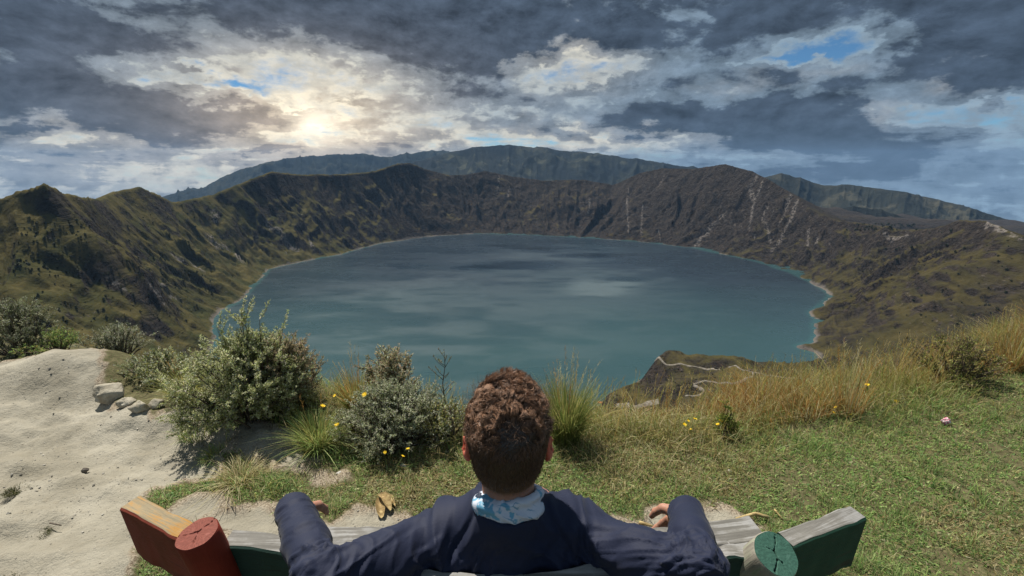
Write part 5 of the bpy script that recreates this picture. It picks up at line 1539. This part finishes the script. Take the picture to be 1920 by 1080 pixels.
for p, q in ends:
    m_ = 14; f = rg.uniform(.35, 1.05, m_)[:, None]
    b_ = q + (p - q) * f
    buds.add(*blades(b_, rg.uniform(.008, .018, m_), rg.uniform(.004, .007, m_), rg.uniform(0, 6.28, m_), rg.uniform(0, .8, m_), pick(m_, GREY + PINKY, [1] * 8, rg) * .7, 2, 34))
link('foliage', buds.mesh('foliage', False), M_LEAF, tw)

# ---- yellow flowers: stem and head
m_pet, nt_, out_ = new_mat('yellow_petals'); k = NT(nt_)
nt_.links.new(k.bsdf(k.mix(k.noise(k.obj(), 300.0), (0.72, 0.46, 0.01), (0.85, 0.62, 0.03)), .6), out_.inputs[0])
m_stem, nt_, out_ = new_mat('green_stem'); k = NT(nt_)
nt_.links.new(k.bsdf(k.mix(k.noise(k.obj(), 40.0), (0.08, 0.13, 0.03), (0.14, 0.17, 0.05)), .8), out_.inputs[0])
def bilz(X, Y):
    i = np.clip(np.searchsorted(ax, X) - 1, 0, len(ax) - 2); j = np.clip(np.searchsorted(ay, Y) - 1, 0, len(ay) - 2)
    fx = (X - ax[i]) / (ax[i + 1] - ax[i]); fy = (Y - ay[j]) / (ay[j + 1] - ay[j])
    return (NZ[i, j] * (1 - fx) + NZ[i + 1, j] * fx) * (1 - fy) + (NZ[i, j + 1] * (1 - fx) + NZ[i + 1, j + 1] * fx) * fy
def flower():
    r = bpy.data.objects.new('yellow_flower', None); COL.objects.link(r)
    b = MB(); b.tube([(0, 0, -.14), (.006, 0, -.07), (0, 0, 0)], [.0018, .0016, .0012], 4)
    link('stem', b.mesh('stem', True, False), m_stem, r)
    b = MB()
    for i in range(9):
        a = i * 2 * math.pi / 9; c_, s_ = math.cos(a), math.sin(a)
        V = [(0, 0, 0), (.007 * c_ - .0035 * s_, .007 * s_ + .0035 * c_, .004), (.0145 * c_, .0145 * s_, .0035 + .002 * (i % 3)), (.007 * c_ + .0035 * s_, .007 * s_ - .0035 * c_, .004)]
        b.add(V, [(0, 1, 2, 3)])
    b.tube([(0, 0, 0), (0, 0, .005)], [.0055, .004], 8)
    link('flower_head', b.mesh('flower_head', False, False), m_pet, r)
    return r
FL_L = [(632, 797), (605, 762), (628, 742), (722, 848), (765, 842), (755, 856), (684, 740)]
FL_R = [(1072, 838), (1283, 796), (1290, 789), (1303, 786), (1295, 806), (1320, 806), (1346, 796), (1352, 790), (1330, 822), (1412, 812), (1422, 808), (1567, 764), (1563, 774), (1595, 778), (1600, 774), (1608, 738), (1618, 730), (1626, 722), (1680, 753), (1735, 757), (1750, 763), (1803, 737), (1806, 741), (1832, 737), (1843, 735), (1893, 722)]
f0 = flower(); first = True
rg = np.random.default_rng(35)
for lst, lab, grp in ((FL_L, 'small yellow flower among the silvery shrubs left of the man', 'yellow flowers by the shrubs'), (FL_R, 'small yellow flower on a thin stem in the long grass right of the man', 'yellow flowers in the long grass')):
    for px, py in lst:
        p = at_z(px, py, .14)
        lim_ = float(lim_y(np.array([p[0]]))[0])
        p = at_t(px, py, 1.0); dirv = ray(px, py)
        yy = lim_ + .10 if px > 1000 else (2.28 if py > 830 else 2.5)
        p = at_t(px, py, yy / dirv[1])
        if first: r = f0; first = False
        else:
            r = f0.copy(); COL.objects.link(r)
            for ch in list(f0.children):
                c2 = ch.copy(); COL.objects.link(c2); c2.parent = r
        r.location = p; r.rotation_euler = (rg.uniform(.1, .7), rg.uniform(-.3, .3), rg.uniform(0, 6.28))
        s_ = rg.uniform(.75, 1.25); r.scale = (s_, s_, s_)
        tag(r, lab, 'flower', grp)

# ---- stones, litter and dry leaves
def stone_mat(name, c0, c1):
    m, nt, out = new_mat(name); k = NT(nt); P = k.obj()
    a = k.noise(P, 12.0, 6.0, .65); b = k.noise(P, 70.0, 4.0, .6)
    nt.links.new(k.bsdf(k.mix(k.mapr(a, .35, .65), c0, c1), .95, k.bump(k.math('ADD', a, b), .7, .01), .1), out.inputs[0])
    return m
M_ROCK = stone_mat('pale_tuff', (0.24, 0.215, 0.165), (0.42, 0.385, 0.31)); M_WHITE = stone_mat('pale_stone', (0.40, 0.38, 0.35), (0.58, 0.56, 0.53)); M_DARK = stone_mat('dark_stone', (0.07, 0.06, 0.05), (0.16, 0.14, 0.12))
import bmesh
def rock(name, px, py, size, mat, label, cat, seed, sink=.75, group=None, z0=0.0):
    bm = bmesh.new(); bmesh.ops.create_icosphere(bm, subdivisions=4, radius=1.0)
    V = np.array([v.co[:] for v in bm.verts])
    n_ = fbm(V[:, 0] * 1.3 + seed, V[:, 1] * 1.3, V[:, 2] * 1.3, 4, seed); n2_ = ridged(V[:, 0] * 2 + seed, V[:, 1] * 2 + V[:, 2], 3, seed + 1)
    V = V * (1 + .45 * n_ + .22 * (n2_ - .5))[:, None]
    rk = np.random.default_rng(seed)
    for _ in range(11):                      # broken faces
        pn = rk.normal(0, 1, 3); pn /= np.linalg.norm(pn); c0 = rk.uniform(.55, .85)
        ov = np.maximum(V @ pn - c0, 0); V = V - pn * (ov * .93)[:, None]
    V = (V + .035 * fbm(V[:, 0] * 6, V[:, 1] * 6, V[:, 2] * 6, 3, seed + 5)[:, None] * V) * np.array(size)
    for v, c_ in zip(bm.verts, V): v.co = c_
    me = bpy.data.meshes.new(name); bm.to_mesh(me); bm.free()
    me.polygons.foreach_set('use_smooth', np.full(len(me.polygons), True))
    p = at_z(px, py, z0)
    o = link(name, me, mat, None, (p[0], p[1], gz(p[0], p[1]) + size[2] * (1 - sink) * .8))
    return tag(o, label, cat, group)
rock('rock', 212, 742, (.11, .10, .09), M_ROCK, 'large pale boulder half buried under the spreading grey shrub', 'rock', 3)
rock('rock', 240, 768, (.075, .06, .05), M_ROCK, 'cracked pale rock on the brink of the trail, left of its pair', 'rock', 5)
rock('rock', 266, 782, (.065, .055, .055), M_ROCK, 'angular pale rock in the middle of the rocks at the trail brink', 'rock', 8)
rock('rock', 296, 774, (.06, .05, .05), M_ROCK, 'pale rock on the brink below the big silvery shrub', 'rock', 11)
rock('stone', 641, 889, (.035, .022, .016), M_WHITE, 'flat white stone lying in the dry grass left of the lawn', 'stone', 13)
rock('stone', 757, 877, (.022, .016, .015), M_WHITE, 'small white stone in front of the grey green shrub', 'stone', 15)
rock('stone', 1368, 882, (.020, .014, .010), M_WHITE, 'small pale stone lying on the green turf right of the man', 'stone', 17)
rock('stone', 155, 868, (.022, .018, .016), M_DARK, 'dark stone alone on the pale trail', 'stone', 19)

# gravel and crumbs of tuff on the trail
rg = np.random.default_rng(43); bag = Bag()
bm = bmesh.new(); bmesh.ops.create_icosphere(bm, subdivisions=1, radius=1.0)
IV = np.array([v.co[:] for v in bm.verts]); IT = np.array([[v.index for v in f.verts] for f in bm.faces]); bm.free()
X, Y = scatter(16000, -4.6, .9, .4, 3.6, rg)
Dg = dirt_mask(X, Y); cl_ = fbm(X * 1.8, Y * 1.8, None, 3, 431)
keep = in_view(X, Y) & (Dg > .5) & (rg.random(len(X)) < np.clip(.12 + 1.2 * cl_ + .8 * np.exp(-((Dg - .65) / .15) ** 2), .03, 1)) & (Y < edge_y(X) + .1)
X, Y = X[keep], Y[keep]; n = len(X); Z = bilz(X, Y)
sz = (.0016 + .0075 * rg.random(n) ** 9) + .0012 * rg.random(n)
for c0 in range(n):
    S_ = IV * rg.uniform(.6, 1.3, (12, 1)) * sz[c0] * np.array([1, rg.uniform(.6, 1), rg.uniform(.45, .8)])
    a = rg.uniform(0, 6.28); S_ = S_ @ np.array([[math.cos(a), math.sin(a), 0], [-math.sin(a), math.cos(a), 0], [0, 0, 1]])
    g_ = rg.choice([.16, .24, .30, .36]) * rg.uniform(.8, 1.2)
    bag.add(S_ + np.array([X[c0], Y[c0], Z[c0] + sz[c0] * .25]), None, IT, np.tile(np.array([g_, g_ * .93, g_ * .80]), (12, 1)))
m_grv, nt_, out_ = new_mat('tuff_gravel'); k = NT(nt_)
nt_.links.new(k.bsdf(k.attr('tint', 'Color'), .95), out_.inputs[0])
print('gravel', n)
stuff(link('gravel', bag.mesh('gravel', False), m_grv), 'fine gravel and crumbs scattered over the pale dusty trail', 'gravel')

def leafstrip(name, pts, wd, col, label, cat, curl=.4, mat=None):
    P = np.array([np.array(p) for p in pts], float)
    n = 14; q = np.linspace(0, len(P) - 1, n); P = np.stack([np.interp(q, np.arange(len(P)), P[:, c_]) for c_ in range(3)], 1)
    tn = np.gradient(P, axis=0); tn /= np.linalg.norm(tn, axis=1)[:, None]
    sdv = np.cross(tn, [0, 0, 1.0]); sdv /= np.linalg.norm(sdv, axis=1)[:, None]
    f = np.linspace(0, 1, n); w_ = wd * np.sin(math.pi * (f * .92 + .06)) ** .6
    rows = []
    for c_ in np.linspace(-1, 1, 7):
        rows.append(P + sdv * (w_ * c_ * .5)[:, None] + np.array([0, 0, 1]) * (w_ * curl * (abs(c_) ** 1.6 - .1) + .001 * np.sin(f * 40 + c_ * 3))[:, None])
    V = np.stack(rows, 1).reshape(-1, 3)
    Q = grid_quads(n, 7)
    V = np.concatenate([V, V - np.array([0, 0, .0012])]); Q = np.concatenate([Q, Q[:, ::-1] + n * 7])
    o = link(name, make_mesh(name, V, Q, None, True), mat)
    return tag(o, label, cat)
M_HUSK = wood_mat('dry_husk', (0.52, 0.40, 0.19), (0.36, 0.25, 0.11), .5)
g3 = lambda px, py, dz=0.0: (lambda p: np.array([p[0], p[1], gz(p[0], p[1]) + dz]))(at_z(px, py, 0))
leafstrip('dry_leaf', [g3(716, 976, .012), g3(714, 962, .03), g3(712, 946, .035)], .045, None, 'curled dry maize leaf lying upright on the scuffed earth, nearest the bench', 'leaf', mat=M_HUSK)
leafstrip('dry_leaf', [g3(712, 943, .045), g3(724, 952, .05), g3(733, 966, .025)], .045, None, 'yellow dry maize leaf slanting over its neighbour on the scuffed earth', 'leaf', mat=M_HUSK)
leafstrip('dry_leaf', [g3(722, 944, .02), g3(733, 943, .03), g3(742, 955, .012)], .022, None, 'narrow brown dry leaf behind the pair of maize leaves', 'leaf', mat=M_HUSK)
def stick(pts, r, label, mat):
    b = MB(); b.tube(np.array(pts), np.linspace(r, r * .6, len(pts)), 7)
    return tag(link('stick', b.mesh('stick', True, False), mat), label, 'stick')
stick([g3(1198, 979, .012), g3(1215, 983, .014), g3(1232, 988, .012)], .009, 'pale broken stick on the bare earth by his right hand', M_HUSK)
stick([g3(1440, 972, .02), g3(1415, 968, .03), g3(1380, 974, .02)], .010, 'curved dry root at the border of the bare earth and the turf', M_HUSK)
stick([g3(1452, 957, .02), g3(1460, 965, .015), g3(1468, 972, .01)], .005, 'short dry stick on the turf beside the curved root', M_HUSK)
stick([g3(90, 967, .006), g3(101, 970, .008), g3(111, 971, .005)], .004, 'thin dark twig lying on the pale trail', M_BARK)
# crumpled wrapper
bm = bmesh.new(); bmesh.ops.create_icosphere(bm, subdivisions=3, radius=1.0)
V = np.array([v.co[:] for v in bm.verts]); nn_ = ridged(V[:, 0] * 2.2, V[:, 1] * 2.2 + V[:, 2] * 1.7, 3, 77)
V = V * (.7 + .6 * nn_)[:, None] * np.array([.026, .020, .024])
for v, c_ in zip(bm.verts, V): v.co = c_
me = bpy.data.meshes.new('crumpled_wrapper'); bm.to_mesh(me); bm.free()
m_wr, nt_, out_ = new_mat('pink_paper'); k = NT(nt_)
nt_.links.new(k.bsdf(k.mix(k.mapr(k.noise(k.obj(), 90.0, 2.0), .48, .54), (0.52, 0.16, 0.22), (0.68, 0.60, 0.60)), .5), out_.inputs[0])
p = g3(1771, 800, .022); tag(link('crumpled_wrapper', me, m_wr, None, tuple(p)), 'small crumpled pink and white wrapper lying on the turf', 'wrapper')

# ---- hut on the spur
hp = march(1127, 757)
hut = bpy.data.objects.new('hut', None); COL.objects.link(hut); hut.location = (hp[0], hp[1], float(terrain(np.array([hp[0]] * 2), np.array([hp[1]] * 2))[0])); hut.rotation_euler = (0, 0, R(-12))
tag(hut, 'tiny hut with an orange roof on the spur above the lake', 'hut')
m_hw, nt_, out_ = new_mat('hut_wall'); k = NT(nt_); nt_.links.new(k.bsdf(k.mix(k.noise(k.obj(), 2.0), (0.20, 0.17, 0.14), (0.3, 0.26, 0.22)), .9), out_.inputs[0])
m_hr, nt_, out_ = new_mat('hut_roof'); k = NT(nt_); nt_.links.new(k.bsdf(k.mix(k.noise(k.obj(), 3.0), (0.42, 0.13, 0.06), (0.52, 0.19, 0.09)), .8), out_.inputs[0])
b = MB(); b.add([(-5, -2.5, -2), (5, -2.5, -2), (5, 2.5, -2), (-5, 2.5, -2), (-5, -2.5, 2.2), (5, -2.5, 2.2), (5, 2.5, 2.2), (-5, 2.5, 2.2), (-5, 0, 3.6), (5, 0, 3.6)], [(0, 1, 5, 4), (1, 2, 6, 5), (2, 3, 7, 6), (3, 0, 4, 7)], [(4, 8, 7), (5, 6, 9)])
link('wall', b.mesh('wall', False, False), m_hw, hut)
b = MB()
for sg in (-1, 1):
    b.add([(-5.6, sg * 3.1, 2.0), (5.6, sg * 3.1, 2.0), (5.6, 0, 3.75), (-5.6, 0, 3.75), (-5.6, sg * 3.1, 2.2), (5.6, sg * 3.1, 2.2), (5.6, 0, 3.95), (-5.6, 0, 3.95)], [(0, 1, 2, 3), (4, 5, 6, 7), (0, 1, 5, 4), (1, 2, 6, 5), (3, 0, 4, 7)])
link('roof', b.mesh('roof', False, False), m_hr, hut)

# ---- scrub dotted over the slopes
rg = np.random.default_rng(41); bag = Bag()
pts = []
for (px0, py0, px1, py1, cnt) in [(20, 410, 170, 520, 150), (200, 380, 400, 560, 60), (1600, 420, 1720, 432, 70), (1580, 430, 1900, 640, 90), (1110, 690, 1500, 770, 260), (1560, 690, 1760, 740, 60), (60, 480, 380, 640, 120), (1480, 690, 1560, 712, 14)]:
    for _ in range(cnt):
        q = march(rg.uniform(px0, px1), rg.uniform(py0, py1))
        if q is not None: pts.append((q[0], q[1], np.hypot(*q)))
for (x, y, d) in pts:
    s_ = rg.uniform(.0016, .0042) * d * (.8 if d < 1000 else 1)
    z = float(terrain(np.array([x, x]), np.array([y, y]))[0])
    m_ = 34
    u_ = rg.normal(0, 1, (m_, 3)); u_ /= np.linalg.norm(u_, axis=1)[:, None]
    c_ = u_ * (rg.random(m_) ** .4)[:, None] * np.array([s_, s_, s_ * rg.uniform(.7, 1.3)]) * .5 + np.array([x, y, z + s_ * .25])
    a1 = rg.normal(0, 1, (m_, 3)); a1 /= np.linalg.norm(a1, axis=1)[:, None]; a2 = np.cross(a1, u_); a2 /= np.linalg.norm(a2, axis=1)[:, None] + 1e-9
    w_ = s_ * .22
    V = np.stack([c_ - a1 * w_, c_ + a2 * w_, c_ + a1 * w_, c_ - a2 * w_], 1).reshape(-1, 3)
    cc = pick(m_, [(0.030, 0.036, 0.015), (0.042, 0.046, 0.019), (0.022, 0.028, 0.013)], [1, 1, 1], rg)
    bag.add(V, np.arange(m_)[:, None] * 4 + np.array([0, 1, 2, 3]), None, np.repeat(cc, 4, 0))
stuff(link('scrub', bag.mesh('scrub', False), M_LEAF), 'dark scrub dotted over the crater slopes and the spur', 'scrub')
